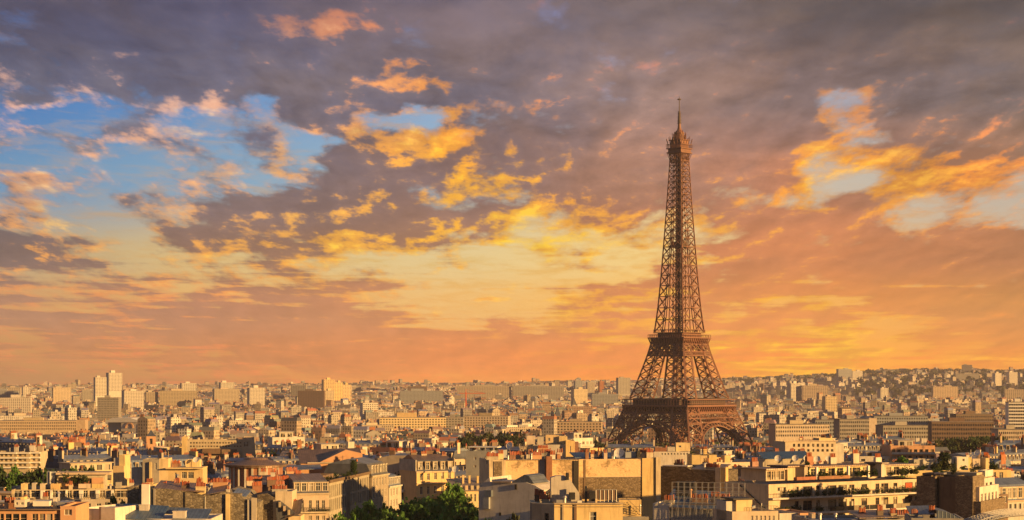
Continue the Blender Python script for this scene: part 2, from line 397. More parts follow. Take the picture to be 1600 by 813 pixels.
# ------------------------------------------------------------------ mesh builder
class MB:
    def __init__(self): self.v = []; self.f = []; self.m = []
    def face(self, pts, mi=0):
        n = len(self.v); self.v.extend(tuple(p) for p in pts); self.f.append(tuple(range(n, n + len(pts)))); self.m.append(mi)
    def box(self, x0, x1, y0, y1, z0, z1, mi=0, top=None, M4=None):
        n = len(self.v)
        p = [(x0, y0, z0), (x1, y0, z0), (x1, y1, z0), (x0, y1, z0), (x0, y0, z1), (x1, y0, z1), (x1, y1, z1), (x0, y1, z1)]
        if M4 is not None: p = [tuple(M4 @ Vector(q)) for q in p]
        self.v.extend(p)
        for k, q in enumerate(((0, 3, 2, 1), (4, 5, 6, 7), (0, 1, 5, 4), (1, 2, 6, 5), (2, 3, 7, 6), (3, 0, 4, 7))):
            self.f.append(tuple(n + i for i in q)); self.m.append(top if (k == 1 and top is not None) else mi)
    def beam(self, a, b, w, h=None, mi=0, up=(0, 0, 1)):
        a = Vector(a); b = Vector(b); d = b - a
        if d.length < 1e-5: return
        d.normalize(); u = Vector(up)
        if abs(d.dot(u)) > 0.97: u = Vector((1, 0.3, 0))
        s = d.cross(u).normalized(); t = s.cross(d).normalized()
        h = h or w; s *= w / 2; t *= h / 2
        n = len(self.v)
        for c in (a, b): self.v.extend(tuple(c + e) for e in (s + t, s - t, -s - t, -s + t))
        for q in ((0, 1, 5, 4), (1, 2, 6, 5), (2, 3, 7, 6), (3, 0, 4, 7), (3, 2, 1, 0), (4, 5, 6, 7)):
            self.f.append(tuple(n + i for i in q)); self.m.append(mi)
    def tube(self, x, y, z0, z1, r0, r1=None, n=8, mi=0, cap=True):
        r1 = r0 if r1 is None else r1; k = len(self.v)
        for z, r in ((z0, r0), (z1, r1)):
            for i in range(n):
                a = 2 * math.pi * i / n; self.v.append((x + r * math.cos(a), y + r * math.sin(a), z))
        for i in range(n):
            j = (i + 1) % n; self.f.append((k + i, k + j, k + n + j, k + n + i)); self.m.append(mi)
        if cap: self.f.append(tuple(k + n + i for i in range(n))); self.m.append(mi)
    def lathe(self, x, y, prof, n=12, mi=0):
        for (z0, r0), (z1, r1) in zip(prof, prof[1:]): self.tube(x, y, z0, z1, r0, r1, n, mi, cap=False)
        z, r = prof[-1]
        if r > 0.01: self.face([(x + r * math.cos(2 * math.pi * i / n), y + r * math.sin(2 * math.pi * i / n), z) for i in range(n)], mi)
    def build(self, name, mats, parent=None, smooth=False):
        me = bpy.data.meshes.new(name); me.from_pydata(self.v, [], self.f); me.update()
        for m in (mats if isinstance(mats, (list, tuple)) else [mats]): me.materials.append(m if not isinstance(m, str) else M[m])
        me.polygons.foreach_set('material_index', self.m)
        if smooth: me.polygons.foreach_set('use_smooth', [True] * len(self.f))
        o = bpy.data.objects.new(name, me); COL.objects.link(o)
        if parent is not None: o.parent = parent
        return o

def tag(o, label=None, cat=None, group=None, kind=None):
    if label: o['label'] = label
    if cat: o['category'] = cat
    if group: o['group'] = group
    if kind: o['kind'] = kind
    return o
def thing(name, label, cat, loc=(0, 0, 0), rz=0.0, group=None):
    o = bpy.data.objects.new(name, None); COL.objects.link(o); o.location = loc; o.rotation_euler = (0, 0, rz)
    o.empty_display_size = 2
    return tag(o, label, cat, group)
KIDS = {}
def kids(o):
    return [c for c in bpy.data.objects if c.parent == o]
def copy_tree(src, tree):
    """tree: nested [(child, [sub children])]"""
    r = src.copy(); COL.objects.link(r)
    for ch, subs in tree:
        c = ch.copy(); COL.objects.link(c); c.parent = r
        for s in subs:
            d = s.copy(); COL.objects.link(d); d.parent = c
    return r
def tree_of(o):
    return [(c, list(c.children)) for c in o.children]

# ------------------------------------------------------------------ terrain
def sstep(a, b, x):
    t = min(1.0, max(0.0, (x - a) / (b - a))); return t * t * (3 - 2 * t)
def ground_z(x, y):
    near = 25.0 * (1 - sstep(850, 1600, y - 0.2 * max(0, x)))
    ax = x / max(y, 500.0)                           # direction
    far = 43.0 * sstep(3500, 8500, y)
    hill = (28 + 30 * sstep(0.02, 0.22, ax)) * sstep(5200, 8600, y) * sstep(-0.06, 0.2, ax)
    hill += 16 * sstep(0.15, 0.2, ax) * sstep(6200, 8200, y)
    bumps = 6 * math.sin(x * 0.0011 + 1.3) * math.sin(y * 0.0009) * sstep(3500, 6000, y)
    return near + far + hill + bumps

# ------------------------------------------------------------------ ground
g = MB()
xs = [-5000] + [-3600 + 300 * i for i in range(25)] + [5000]
ys = [-600, 0, 300, 600, 800, 1000, 1200, 1450, 1700, 2000, 2500, 3000, 3500, 4200, 5000, 5600, 6200, 6800, 7400, 8000, 8600, 9400, 10500]
nx = len(xs)
for y in ys:
    for x in xs: g.v.append((x, y, ground_z(x, y) - (40 if y > 9000 else 0)))
for j in range(len(ys) - 1):
    for i in range(nx - 1):
        g.f.append((j * nx + i, j * nx + i + 1, (j + 1) * nx + i + 1, (j + 1) * nx + i)); g.m.append(0)
M['ground'] = surf('asphalt and bare ground', (0.06, 0.055, 0.05), (0.045, 0.045, 0.035), scale=0.02, stain=0.0)
go = g.build('ground', 'ground', smooth=True); tag(go, kind='structure')

# ------------------------------------------------------------------ the iron tower
TY = 1690.0
TC = at(1061.5, 738, TY)
tower = thing('lattice_tower', 'tall brown wrought iron lattice tower with four splayed legs rising above the roofs', 'tower',
              (TC.x, TC.y, 0.0), R(-45 + 2.9))
# local +x and -y faces look toward the camera; rotated so that an edge faces it
PROF = [(0, 56.0), (15, 49.2), (28, 44.0), (45, 37.8), (57, 33.2), (65, 29.9), (80, 25.4), (101, 19.6), (115, 16.6), (121, 15.3), (140, 13.3),
        (168, 11.3), (195, 9.75), (223, 8.2), (248, 6.9), (267, 6.0), (281, 5.5)]
def prof(z):
    for (a, wa), (b, wb) in zip(PROF, PROF[1:]):
        if a <= z <= b: return wa + (wb - wa) * (z - a) / (b - a)
    return PROF[-1][1]
PIER = [(0, 25.0), (28, 19.6), (57, 15.4), (65, 14.2), (101, 10.6), (115, 10.0)]
def pier(z):
    for (a, wa), (b, wb) in zip(PIER, PIER[1:]):
        if a <= z <= b: return wa + (wb - wa) * (z - a) / (b - a)
    return PIER[-1][1]
def xbrace(mb, a0, a1, b0, b1, w, horiz=True):
    """X between the segments a0-a1 (lower) and b0-b1 (upper)"""
    mb.beam(a0, b1, w); mb.beam(a1, b0, w)
    if horiz: mb.beam(b0, b1, w * 1.05)
def leg(name, z0, z1, n, wch, wbr, sx, sy, sub=2):
    mb = MB()
    zs = [z0 + (z1 - z0) * (1 - (1 - i / n) ** 1.12) for i in range(n + 1)]
    def corners(z):
        o = prof(z); i = o - pier(z)
        return [Vector((sx * a, sy * b, z)) for a, b in ((o, o), (i, o), (i, i), (o, i))]
    for za, zb in zip(zs, zs[1:]):
        A, B = corners(za), corners(zb)
        for k in range(4):
            j = (k + 1) % 4
            mb.beam(A[k], B[k], wch)
            m0, m1 = (A[k] + A[j]) / 2, (B[k] + B[j]) / 2
            if sub == 2:
                xbrace(mb, A[k], m0, B[k], m1, wbr); xbrace(mb, m0, A[j], m1, B[j], wbr)
                mb.beam(m0, m1, wbr)
            else:
                xbrace(mb, A[k], A[j], B[k], B[j], wbr)
    return mb.build(name, 'iron', tower)
SG = [(-1, -1), (1, -1), (1, 1), (-1, 1)]
for sx, sy in SG:
    lo = leg('lower_leg', 6.0, 57.0, 6, 1.4, 0.58, sx, sy, 1)
    f = MB()
    o, i = prof(3), prof(3) - 25
    cx, cy = sx * (o + i) / 2, sy * (o + i) / 2
    f.box(cx - 15, cx + 15, cy - 15, cy + 15, -1, 6.0)
    for dx in (-1, 1):
        for dy in (-1, 1): f.box(cx + dx * 11 - 3.5, cx + dx * 11 + 3.5, cy + dy * 11 - 3.5, cy + dy * 11 + 3.5, 6.0, 9.0)
    f.build('masonry_foot', 'limestone', lo)
    leg('upper_leg', 63.5, 113.0, 8, 1.3, 0.52, sx, sy, 1)
# --- per side: arch, truss girders, galleries
def side_frame(k):
    """maps (along, out, z) to tower coordinates for side k"""
    a = k * math.pi / 2
    c, s = math.cos(a), math.sin(a)
    return lambda u, o, z: Vector((u * c + o * s, u * s - o * c, z))
def lattice_strip(mb, P, u0, u1, o0, o1, z0, z1, n, w, uu0=None, uu1=None):
    """X lattice between z0 and z1 along u"""
    uu0 = u0 if uu0 is None else uu0; uu1 = u1 if uu1 is None else uu1
    for i in range(n):
        a0 = P(u0 + (u1 - u0) * i / n, o0, z0); a1 = P(u0 + (u1 - u0) * (i + 1) / n, o0, z0)
        b0 = P(uu0 + (uu1 - uu0) * i / n, o1, z1); b1 = P(uu0 + (uu1 - uu0) * (i + 1) / n, o1, z1)
        mb.beam(a0, b1, w); mb.beam(a1, b0, w)
    mb.beam(P(u0, o0, z0), P(u1, o0, z0), w * 1.9); mb.beam(P(uu0, o1, z1), P(uu1, o1, z1), w * 1.9)
for k in range(4):
    P = side_frame(k)
    # decorative arch springing from the inner leg edges
    a = MB()
    Rr, zc = 37.5, 3.5
    def arch_pt(t, r): return (r * math.cos(t), zc + r * 0.985 * math.sin(t))
    n = 26
    for ring_r, th in ((Rr, 2.2), (Rr + 3.8, 1.6)):
        for off in (0.0, 3.0):
            prev = None
            for i in range(n + 1):
                t = math.pi * (0.06 + 0.88 * i / n); u, z = arch_pt(t, ring_r)
                o = prof(min(57, max(0, z))) - off
                q = P(u, o, z)
                if prev is not None: a.beam(prev, q, th, 0.9)
                prev = q
    for i in range(n):
        t0 = math.pi * (0.06 + 0.88 * i / n); t1 = math.pi * (0.06 + 0.88 * (i + 1) / n)
        (ua, za), (ub, zb) = arch_pt(t0, Rr), arch_pt(t1, Rr); (uc, zc_), (ud, zd) = arch_pt(t0, Rr + 3.8), arch_pt(t1, Rr + 3.8)
        a.beam(P(ua, prof(za), za), P(ud, prof(zd), zd), 0.45); a.beam(P(ub, prof(zb), zb), P(uc, prof(zc_), zc_), 0.45)
    # soffit strip joining the two rings
    for i in range(0, n + 1):
        t = math.pi * (0.06 + 0.88 * i / n); u, z = arch_pt(t, Rr); o = prof(max(0, z))
        a.beam(P(u, o, z), P(u, o - 3.0, z), 0.6)
    # spandrel: bars from the arch up to the girder
    for i in range(-9, 10):
        u = i * 3.8
        r = Rr + 3.8
        if abs(u) < r:
            z = zc + math.sqrt(r * r - u * u) * 0.985
            if z < 43: a.beam(P(u, prof(z), z), P(u, prof(43), 43.2), 0.42)
    a.build('arch', 'iron', tower)
    # girder below the first platform
    gd = MB()
    w43, w51 = prof(43.2), prof(51)
    lattice_strip(gd, P, -w43, w43, w43, w51, 43.2, 47.0, 24, 0.36, -(w43 + w51) / 2, (w43 + w51) / 2)
    lattice_strip(gd, P, -(w43 + w51) / 2, (w43 + w51) / 2, (w43 + w51) / 2, w51, 47.0, 51.0, 24, 0.36, -w51, w51)
    gd.build('girder', 'iron', tower)
    # first gallery: bracketed frieze, deck edge, arcade and rail
    ga = MB()
    wo = 35.4
    ga.beam(P(-34.2, 33.4, 52.0), P(34.2, 33.4, 52.0), 0.9, 1.6)
    nb = 24
    for i in range(nb + 1):
        u = -34.4 + 68.8 * i / nb
        ga.beam(P(u, 33.2, 52.2), P(u, 34.9, 56.4), 1.0, 1.6)
    ga.build('gallery_frieze', 'iron', tower)
    gr = MB()
    for i in range(25):
        u = -35 + 70 * i / 24
        gr.beam(P(u, 35.0, 58.3), P(u, 35.0, 62.6), 0.35)
    gr.beam(P(-35.2, 35.0, 59.5), P(35.2, 35.0, 59.5), 0.25, 0.3); gr.beam(P(-35.2, 35.0, 62.8), P(35.2, 35.0, 62.8), 0.4, 0.7)
    gr.build('balustrade', 'iron', tower)
    # pavilion on the first platform behind the arcade
    pv = MB()
    q0, q1 = P(-26, 31.5, 58.3), P(24, 24.5, 62.9)
    pv.box(min(q0.x, q1.x), max(q0.x, q1.x), min(q0.y, q1.y), max(q0.y, q1.y), 58.3, 62.9)
    q0, q1 = P(-25.5, 32.2, 62.95), P(23.5, 24.4, 63.7)
    pv.box(min(q0.x, q1.x), max(q0.x, q1.x), min(q0.y, q1.y), max(q0.y, q1.y), 62.95, 63.7)
    pv.build('pavilion', 'irondark_and_shade', tower)
    # girder and gallery of the second platform
    g2 = MB()
    wA, wB = prof(100.5), prof(105)
    lattice_strip(g2, P, -wA, wA, wA, wB, 100.5, 104.2, 22, 0.42, -wB, wB)
    wC = prof(110.5)
    n2 = 6
    for i in range(n2):
        f0, f1 = -1 + 2 * i / n2, -1 + 2 * (i + 1) / n2
        xbrace(g2, P(wB * f0, wB, 104.4), P(wB * f1, wB, 104.4), P(wC * f0, wC, 110.5), P(wC * f1, wC, 110.5), 0.6)
        g2.beam(P(wB * f0, wB, 104.4), P(wC * f0, wC, 110.5), 0.6)
    g2.build('girder', 'iron', tower)
    g3 = MB()
    for i in range(15):
        f0 = -1 + 2 * i / 14
        g3.beam(P(17.6 * f0, 17.4, 110.8), P(19.0 * f0, 18.9, 115.4), 0.6, 1.1)
    g3.build('gallery_frieze', 'iron', tower)
    g4 = MB()
    for i in range(17):
        g4.beam(P(-19.3 + 38.6 * i / 16, 19.3, 116.5), P(-19.3 + 38.6 * i / 16, 19.3, 118.6), 0.3)
    g4.beam(P(-19.4, 19.3, 118.7), P(19.4, 19.3, 118.7), 0.35, 0.5)
    for i in range(13):                                  # upper balcony of the second platform
        g4.beam(P(-15.8 + 31.6 * i / 12, 15.8, 120.8), P(-15.8 + 31.6 * i / 12, 15.8, 123.0), 0.28)
    g4.beam(P(-15.9, 15.8, 123.0), P(15.9, 15.8, 123.0), 0.35, 0.45)
    g4.build('balustrade', 'iron', tower)
# solid backing of the frieze and the decks
d = MB()
for (h, z0, z1) in ((35.5, 56.7, 58.2),):
    i = 13.0
    d.box(-h, h, -h, -i, z0, z1); d.box(-h, h, i, h, z0, z1); d.box(-h, -i, -i + .01, i - .01, z0, z1); d.box(i, h, -i + .01, i - .01, z0, z1)
d.build('first_platform', 'iron', tower)
fb = MB(); i = 14.0; h = 31.4
fb.box(-h, h, -h, -i, 52.4, 56.6); fb.box(-h, h, i, h, 52.4, 56.6); fb.box(-h, -i, -i + .01, i - .01, 52.4, 56.6); fb.box(i, h, -i + .01, i - .01, 52.4, 56.6)
fb.build('frieze_backing', 'irondark_and_shade', tower)  # dark colour paints the shade between the lit brackets
d = MB()
d.box(-16.9, 16.9, -16.9, 16.9, 111.0, 115.3); d.box(-19.6, 19.6, -19.6, 19.6, 115.4, 116.4)
d.box(-13.4, 13.4, -13.4, 13.4, 116.5, 120.0); d.box(-16.1, 16.1, -16.1, 16.1, 120.1, 120.7)
d.build('second_platform', 'iron', tower)
# --- upper shaft
sh = MB()
zs = [121.0]; h = 10.8
while zs[-1] < 272:
    zs.append(zs[-1] + h); h *= 0.955
zs[-1] = 276.0
for za, zb in zip(zs, zs[1:]):
    wa, wb = prof(za), prof(zb)
    wch = 1.15 - 0.5 * (za - 121) / 155; wbr = 0.58 - 0.22 * (za - 121) / 155
    for k in range(4):
        P = side_frame(k)
        sh.beam(P(-wa, wa, za), P(-wb, wb, zb), wch)
        if za < 205:
            ia, ib = wa * (0.30 - 0.24 * (za - 121) / 84), wb * (0.30 - 0.24 * (zb - 121) / 84)
            for s in (-1, 1):
                xbrace(sh, P(s * wa, wa, za), P(s * ia, wa, za), P(s * wb, wb, zb), P(s * ib, wb, zb), wbr)
                sh.beam(P(s * ia, wa, za), P(s * ib, wb, zb), wbr * 1.15)
            sh.beam(P(-ib, wb, zb), P(ib, wb, zb), wbr)
        else:
            m0, m1 = P(0, wa, za), P(0, wb, zb)
            xbrace(sh, P(-wa, wa, za), m0, P(-wb, wb, zb), m1, wbr); xbrace(sh, m0, P(wa, wa, za), m1, P(wb, wb, zb), wbr)
            sh.beam(m0, m1, wbr * 1.1)
    pass
sh.build('upper_shaft', 'iron', tower)
lf = MB()                                                # lift shaft and stair core
for sx, sy in SG: lf.beam((sx * 2.2, sy * 2.2, 121), (sx * 1.8, sy * 1.8, 277), 0.8)
for i in range(52):
    z = 121 + i * 3
    for k in range(4):
        P = side_frame(k); lf.beam(P(-2.2, 2.2, z), P(2.2, 2.2, z + (3 if (i + k) % 2 else 0)), 0.45)
lf.box(-1.1, 1.1, -1.1, 1.1, 121, 277)
lf.build('lift_shaft', 'irondark_and_shade', tower)
ip = MB(); ip.box(-6.2, 6.2, -6.2, 6.2, 194.5, 196.0); ip.box(-4.5, 4.5, -4.5, 4.5, 196.1, 199.5); ip.build('landing', 'irondark_and_shade', tower)
# --- top cabin
tp = MB()
for k in range(4):
    P = side_frame(k)
    for i in range(9):
        f0 = -1 + i / 4
        tp.beam(P(5.4 * f0, 5.4, 268), P(7.4 * f0, 7.4, 275.8), 0.4)
tp.box(-7.9, 7.9, -7.9, 7.9, 276.0, 277.0)
tp.box(-7.0, 7.0, -7.0, 7.0, 277.0, 279.6)
tp.box(-8.2, 8.2, -8.2, 8.2, 279.7, 280.4)
for k in range(4):
    P = side_frame(k)
    for i in range(13): tp.beam(P(-8 + 16 * i / 12, 8.0, 280.4), P(-8 + 16 * i / 12, 8.0, 283.6), 0.22)
    tp.beam(P(-8.1, 8.0, 283.7), P(8.1, 8.0, 283.7), 0.35)
    for i in range(5): tp.beam(P(-7 + 3.5 * i, 7.2, 284), P(-7 + 3.5 * i, 8.8, 288.5 + (i % 2) * 2), 0.4)
tp.box(-5.6, 5.6, -5.6, 5.6, 280.4, 287.0)
tp.box(-6.6, 6.6, -6.6, 6.6, 287.1, 287.9)
tp.tube(0, 0, 287.9, 293.0, 4.6, 4.2, 12); tp.lathe(0, 0, [(293.0, 4.6), (293.8, 4.6), (295.2, 3.4), (296.6, 2.0), (298.5, 1.5), (302, 1.2)], 12)
rr = random.Random(3)
for i in range(26):
    a = rr.uniform(0, 6.28); q = rr.uniform(4.2, 6.4)
    tp.beam((q * math.cos(a), q * math.sin(a), 287.5), (q * math.cos(a), q * math.sin(a), rr.uniform(290, 295.5)), 0.45)
tp.build('observation_deck', 'iron', tower)
an = MB()
an.tube(0, 0, 301.5, 312.0, 1.15, 0.8, 8)
for i in range(9): an.tube(0, 0, 302 + i * 1.25, 302.5 + i * 1.25, 1.9 - i * .08, n=8)
an.tube(0, 0, 312, 324, 0.42, 0.32, 6)
for a in (0, 1.57): an.beam((-2.2 * math.cos(a), -2.2 * math.sin(a), 323.2), (2.2 * math.cos(a), 2.2 * math.sin(a), 323.2), 0.35)
an.tube(0, 0, 322.6, 323.6, 1.5, n=8); an.tube(0, 0, 324, 325.5, 0.2, n=5)
an.build('antenna_mast', 'irondark_and_shade', tower)

# ------------------------------------------------------------------ building kit
WIN_CACHE = {}
def window_mesh(w, h, frame='whitepaint', glass='glass', bars=1):
    key = (round(w, 1), round(h, 1), frame, glass, bars)
    if key not in WIN_CACHE:
        w, h = key[0], key[1]
        t = 0.07 if w > 0.7 else 0.05
        a = MB()
        a.box(0, t, 0, .1, 0, h); a.box(w - t, w, 0, .1, 0, h); a.box(t, w - t, 0, .1, 0, t); a.box(t, w - t, 0, .1, h - t, h)
        for k in range(bars):
            x = w * (k + 1) / (bars + 1); a.box(x - t * .5, x + t * .5, .003, .097, t, h - t)
        if h > 1.4: a.box(t, w - t, .006, .094, h * .68 - t * .4, h * .68 + t * .4)
        o = a.build('window', frame); b = MB(); b.box(t * .5, w - t * .5, .045, .06, t * .5, h - t * .5); p = b.build('pane', glass)
        WIN_CACHE[key] = (o.data, p.data)
        bpy.data.objects.remove(o); bpy.data.objects.remove(p)
    return WIN_CACHE[key]
def add_window(parent, x, y, z, w, h, rz=0.0, name='window', **kw):
    fm, pm = window_mesh(w, h, **kw)
    o = bpy.data.objects.new(name, fm); COL.objects.link(o); o.parent = parent; o.location = (x, y, z); o.rotation_euler = (0, 0, rz)
    p = bpy.data.objects.new('pane', pm); COL.objects.link(p); p.parent = o
    return o
def facade(mb, O, U, W, H, opens, mi=0, inset=0.25, back=None, z0=0.0):
    """wall face from O along U (outward normal = U rotated -90 deg), with recessed openings (u0,u1,z0,z1)"""
    O = Vector(O); U = Vector(U); N = Vector((U.y, -U.x, 0)); Zv = Vector((0, 0, 1))
    zsl = sorted({z0, H} | {q for o in opens for q in (o[2], o[3])})
    for za, zb in zip(zsl, zsl[1:]):
        cuts = sorted([(o[0], o[1]) for o in opens if o[2] <= za + 1e-6 and o[3] >= zb - 1e-6])
        u = 0.0
        for a, b in cuts + [(W, W)]:
            if a - u > 1e-4: mb.face([O + U * u + Zv * za, O + U * a + Zv * za, O + U * a + Zv * zb, O + U * u + Zv * zb], mi)
            u = max(u, b)
    for a, b, za, zb in opens:
        p = [O + U * a + Zv * za, O + U * b + Zv * za, O + U * b + Zv * zb, O + U * a + Zv * zb]
        q = [v - N * inset for v in p]
        for i in range(4): mb.face([p[i], p[(i + 1) % 4], q[(i + 1) % 4], q[i]], mi)
        if back is not None: mb.face(q, back)
POT = None
def pot_mesh():
    global POT
    if POT is None:
        m = MB(); m.lathe(0, 0, [(0, .17), (.1, .19), (.75, .14), (.8, .18), (.9, .17), (.9, 0.09)], 8)
        o = m.build('chimney_pot', 'pot'); POT = o.data; bpy.data.objects.remove(o)
    return POT
REG = []       # screen boxes of everything built by hand, so that the infill keeps clear of it
class Site:
    """a building whose front stands along a line starting at photo column px0, at distance Y, turned by yaw degrees"""
    def __init__(s, name, label, cat, px0, px1, pytop, Y, depth, yaw=0.0, pybot=900, base=None, group=None):
        s.Y, s.depth, s.px0, s.px1 = Y, depth, px0, px1
        s.c, s.s = math.cos(R(yaw)), math.sin(R(yaw))
        p = at(px0, pytop, Y); s.X0 = p.x
        s.base = (min(ground_z(p.x, Y), ground_z(p.x, Y + depth)) - 0.6) if base is None else base
        s.root = thing(name, label, cat, (p.x, Y, s.base), R(yaw), group)
        s.W = s.u(px1); s.H = s.z(px0, pytop)
        xs_ = [p.x, p.x + s.W * s.c, p.x - depth * s.s, p.x + s.W * s.c - depth * s.s]
        ys_ = [Y, Y + s.W * s.s, Y + depth * s.c, Y + s.W * s.s + depth * s.c]
        REG.append((px0, px1, pytop, pybot, min(ys_), max(ys_), min(xs_), max(xs_)))
    def u(s, px):
        k = (px - 800.0) / F_PX
        return (k * s.Y - s.X0) / (s.c - k * s.s)
    def z(s, px, py):
        Yp = s.Y + s.u(px) * s.s
        return CAM_Z - (py - HZ) * Yp / F_PX - s.base
    def win(s, px0, px1, py0, py1, d=0.0, **kw):
        u0, u1 = s.u(px0), s.u(px1); pm = (px0 + px1) / 2
        return (u0, u1, s.z(pm, py1), s.z(pm, py0))
    def row(s, px0, px1, py0, py1, n, fill=0.55, slope=0.0):
        """n equal windows between two columns; slope = change of row (px) over the run"""
        st = (px1 - px0) / n
        return [s.win(px0 + st * (i + .5 - fill / 2), px0 + st * (i + .5 + fill / 2), py0 + slope * (i + .5) / n, py1 + slope * (i + .5) / n) for i in range(n)]
    def mass(s, px0, px1, pytop, d0, d1, mat, opens=(), name='wall', pybot=None, roof='gravel', parapet=0.5, win=True, wk=None, inset=0.25, right=(), left=()):
        u0, u1 = s.u(px0), s.u(px1); pm = (px0 + px1) / 2
        H = s.z(pm, pytop); b = 0.0 if pybot is None else s.z(pm, pybot)
        W = u1 - u0; D = d1 - d0; w = MB()
        ops = [(max(.15, a - u0), min(W - .15, c - u0), za, zb) for a, c, za, zb in opens if zb < H - .05 and za > b]
        ops = [o for o in ops if o[1] - o[0] > .15]
        facade(w, (u0, d0, 0), (1, 0, 0), W, H, ops, z0=b, inset=inset)
        rops = [(max(.15, a), min(D - .15, c), za, zb) for a, c, za, zb in right if zb < H - .05 and za > b]
        lops = [(max(.15, a), min(D - .15, c), za, zb) for a, c, za, zb in left if zb < H - .05 and za > b]
        facade(w, (u1, d0, 0), (0, 1, 0), D, H, rops, z0=b, inset=inset)
        facade(w, (u1, d1, 0), (-1, 0, 0), W, H, [], z0=b)
        facade(w, (u0, d1, 0), (0, -1, 0), D, H, lops, z0=b, inset=inset)
        t = 0.35; zr = H - parapet
        if W > 1.2 and D > 1.2 and parapet > 0:
            for (xa, xb, ya, yb) in ((u0, u1, d0, d0 + t), (u0, u1, d1 - t, d1), (u0, u0 + t, d0 + t, d1 - t), (u1 - t, u1, d0 + t, d1 - t)):
                w.face([(xa, ya, H), (xb, ya, H), (xb, yb, H), (xa, yb, H)])
            w.face([(u0 + t, d0 + t, H), (u1 - t, d0 + t, H), (u1 - t, d0 + t, zr), (u0 + t, d0 + t, zr)][::-1])
            w.face([(u0 + t, d1 - t, H), (u1 - t, d1 - t, H), (u1 - t, d1 - t, zr), (u0 + t, d1 - t, zr)])
            w.face([(u0 + t, d0 + t, H), (u0 + t, d1 - t, H), (u0 + t, d1 - t, zr), (u0 + t, d0 + t, zr)])
            w.face([(u1 - t, d0 + t, H), (u1 - t, d1 - t, H), (u1 - t, d1 - t, zr), (u1 - t, d0 + t, zr)][::-1])
            r = MB(); r.box(u0 + t, u1 - t, d0 + t, d1 - t, zr - .2, zr - .005); r.build('roof', roof, s.root)
        else:
            w.face([(u0, d0, H), (u1, d0, H), (u1, d1, H), (u0, d1, H)])
        o = w.build(name, mat, s.root)
        wk = wk or {}
        if win:
            for a, c, za, zb in ops: add_window(s.root, u0 + a, d0 + inset - .1, za, c - a, zb - za, **wk)
            for a, c, za, zb in rops: add_window(s.root, u1 - inset + .1, d0 + a, za, c - a, zb - za, math.pi / 2, **wk)
            for a, c, za, zb in lops: add_window(s.root, u0 + inset - .1, d1 - a, za, c - a, zb - za, -math.pi / 2, **wk)
        return o
    def prism(s, pts, d0, d1, mat, name='wall', mi=None):
        """outline in photo pixels on the front plane, extruded from d0 to d1"""
        q = [(s.u(x), s.z(x, y)) for x, y in pts]
        if sum(a[0] * b[1] - b[0] * a[1] for a, b in zip(q, q[1:] + q[:1])) < 0: q = q[::-1]
        m = MB(); n = len(q)
        m.face([(x, d0, z) for x, z in q]); m.face([(x, d1, z) for x, z in q[::-1]])
        for i in range(n):
            a, b = q[i], q[(i + 1) % n]
            m.face([(b[0], d0, b[1]), (a[0], d0, a[1]), (a[0], d1, a[1]), (b[0], d1, b[1])], 1 if (mi and b[1] - a[1] < .01 + abs(b[0] - a[0]) * 2 and b[0] < a[0]) else 0)
        return m.build(name, mat, s.root)
    def wallto(s, tops, d0, d1, mat, name='wall', low=None):
        """solid wall whose top follows the pixel points, reaching the ground"""
        b = s.base + CAM_Z * 0
        lowpy = lambda px: HZ + (CAM_Z - s.base) * F_PX / (s.Y + s.u(px) * s.s) if low is None else low
        return s.prism(list(tops) + [(tops[-1][0], lowpy(tops[-1][0])), (tops[0][0], lowpy(tops[0][0]))], d0, d1, mat, name)
    def box(s, px0, px1, pytop, pybot, d0, d1, mat, name):
        m = MB(); pm = (px0 + px1) / 2
        m.box(s.u(px0), s.u(px1), d0, d1, s.z(pm, pybot), s.z(pm, pytop)); return m.build(name, mat, s.root)
    def sheet(s, pa, pb, d0, d1, z_lift, mat, name='roof', th=0.15):
        """sloping roof sheet: front edge through pixel points pa, pb at depth d0, back edge lifted by z_lift at d1"""
        m = MB(); (xa, ya), (xb, yb) = pa, pb
        a, b = Vector((s.u(xa), d0, s.z(xa, ya))), Vector((s.u(xb), d0, s.z(xb, yb)))
        up = Vector((0, d1 - d0, z_lift)); t = Vector((0, 0, -th))
        P8 = [a, b, b + up, a + up]
        m.face(P8); m.face([p + t for p in P8[::-1]])
        for i in range(4): m.face([P8[i], P8[i] + t, P8[(i + 1) % 4] + t, P8[(i + 1) % 4]])
        return m.build(name, mat, s.root)
    def chimney(s, px0, px1, pytop, d, pots=0, mat='cream', drop=2.4, th=0.8, along=True):
        u0, u1 = s.u(px0), s.u(px1); zt = s.z((px0 + px1) / 2, pytop); m = MB()
        m.box(u0, u1, d, d + th, zt - drop, zt - .15); m.box(u0 - .08, u1 + .08, d - .08, d + th + .08, zt - .148, zt)
        o = m.build('chimney', mat, s.root)
        if pots:
            for i in range(pots):
                p = bpy.data.objects.new('chimney_pot', pot_mesh()); COL.objects.link(p); p.parent = o
                p.location = (u0 + (u1 - u0) * (i + .5) / pots, d + th / 2 + rnd.uniform(-.05, .05), zt + .002); k = rnd.uniform(.8, 1.25); p.scale = (1, 1, k)
        return o
    def rail(s, px0, px1, py, d, h=1.0, mat='metal', step=0.5, slope=0.0):
        u0, u1 = s.u(px0), s.u(px1); za, zb = s.z(px0, py), s.z(px1, py + slope); m = MB(); n = max(2, int(abs(u1 - u0) / step))
        f = lambda t, h_: (u0 + (u1 - u0) * t, d, za + (zb - za) * t + h_)
        for i in range(n + 1): m.beam(f(i / n, 0), f(i / n, h), 0.05)
        m.beam(f(0, h), f(1, h), 0.07); m.beam(f(0, .12), f(1, .12), 0.05); m.beam(f(0, h * .55), f(1, h * .55), 0.04)
        return m.build('railing', mat, s.root)
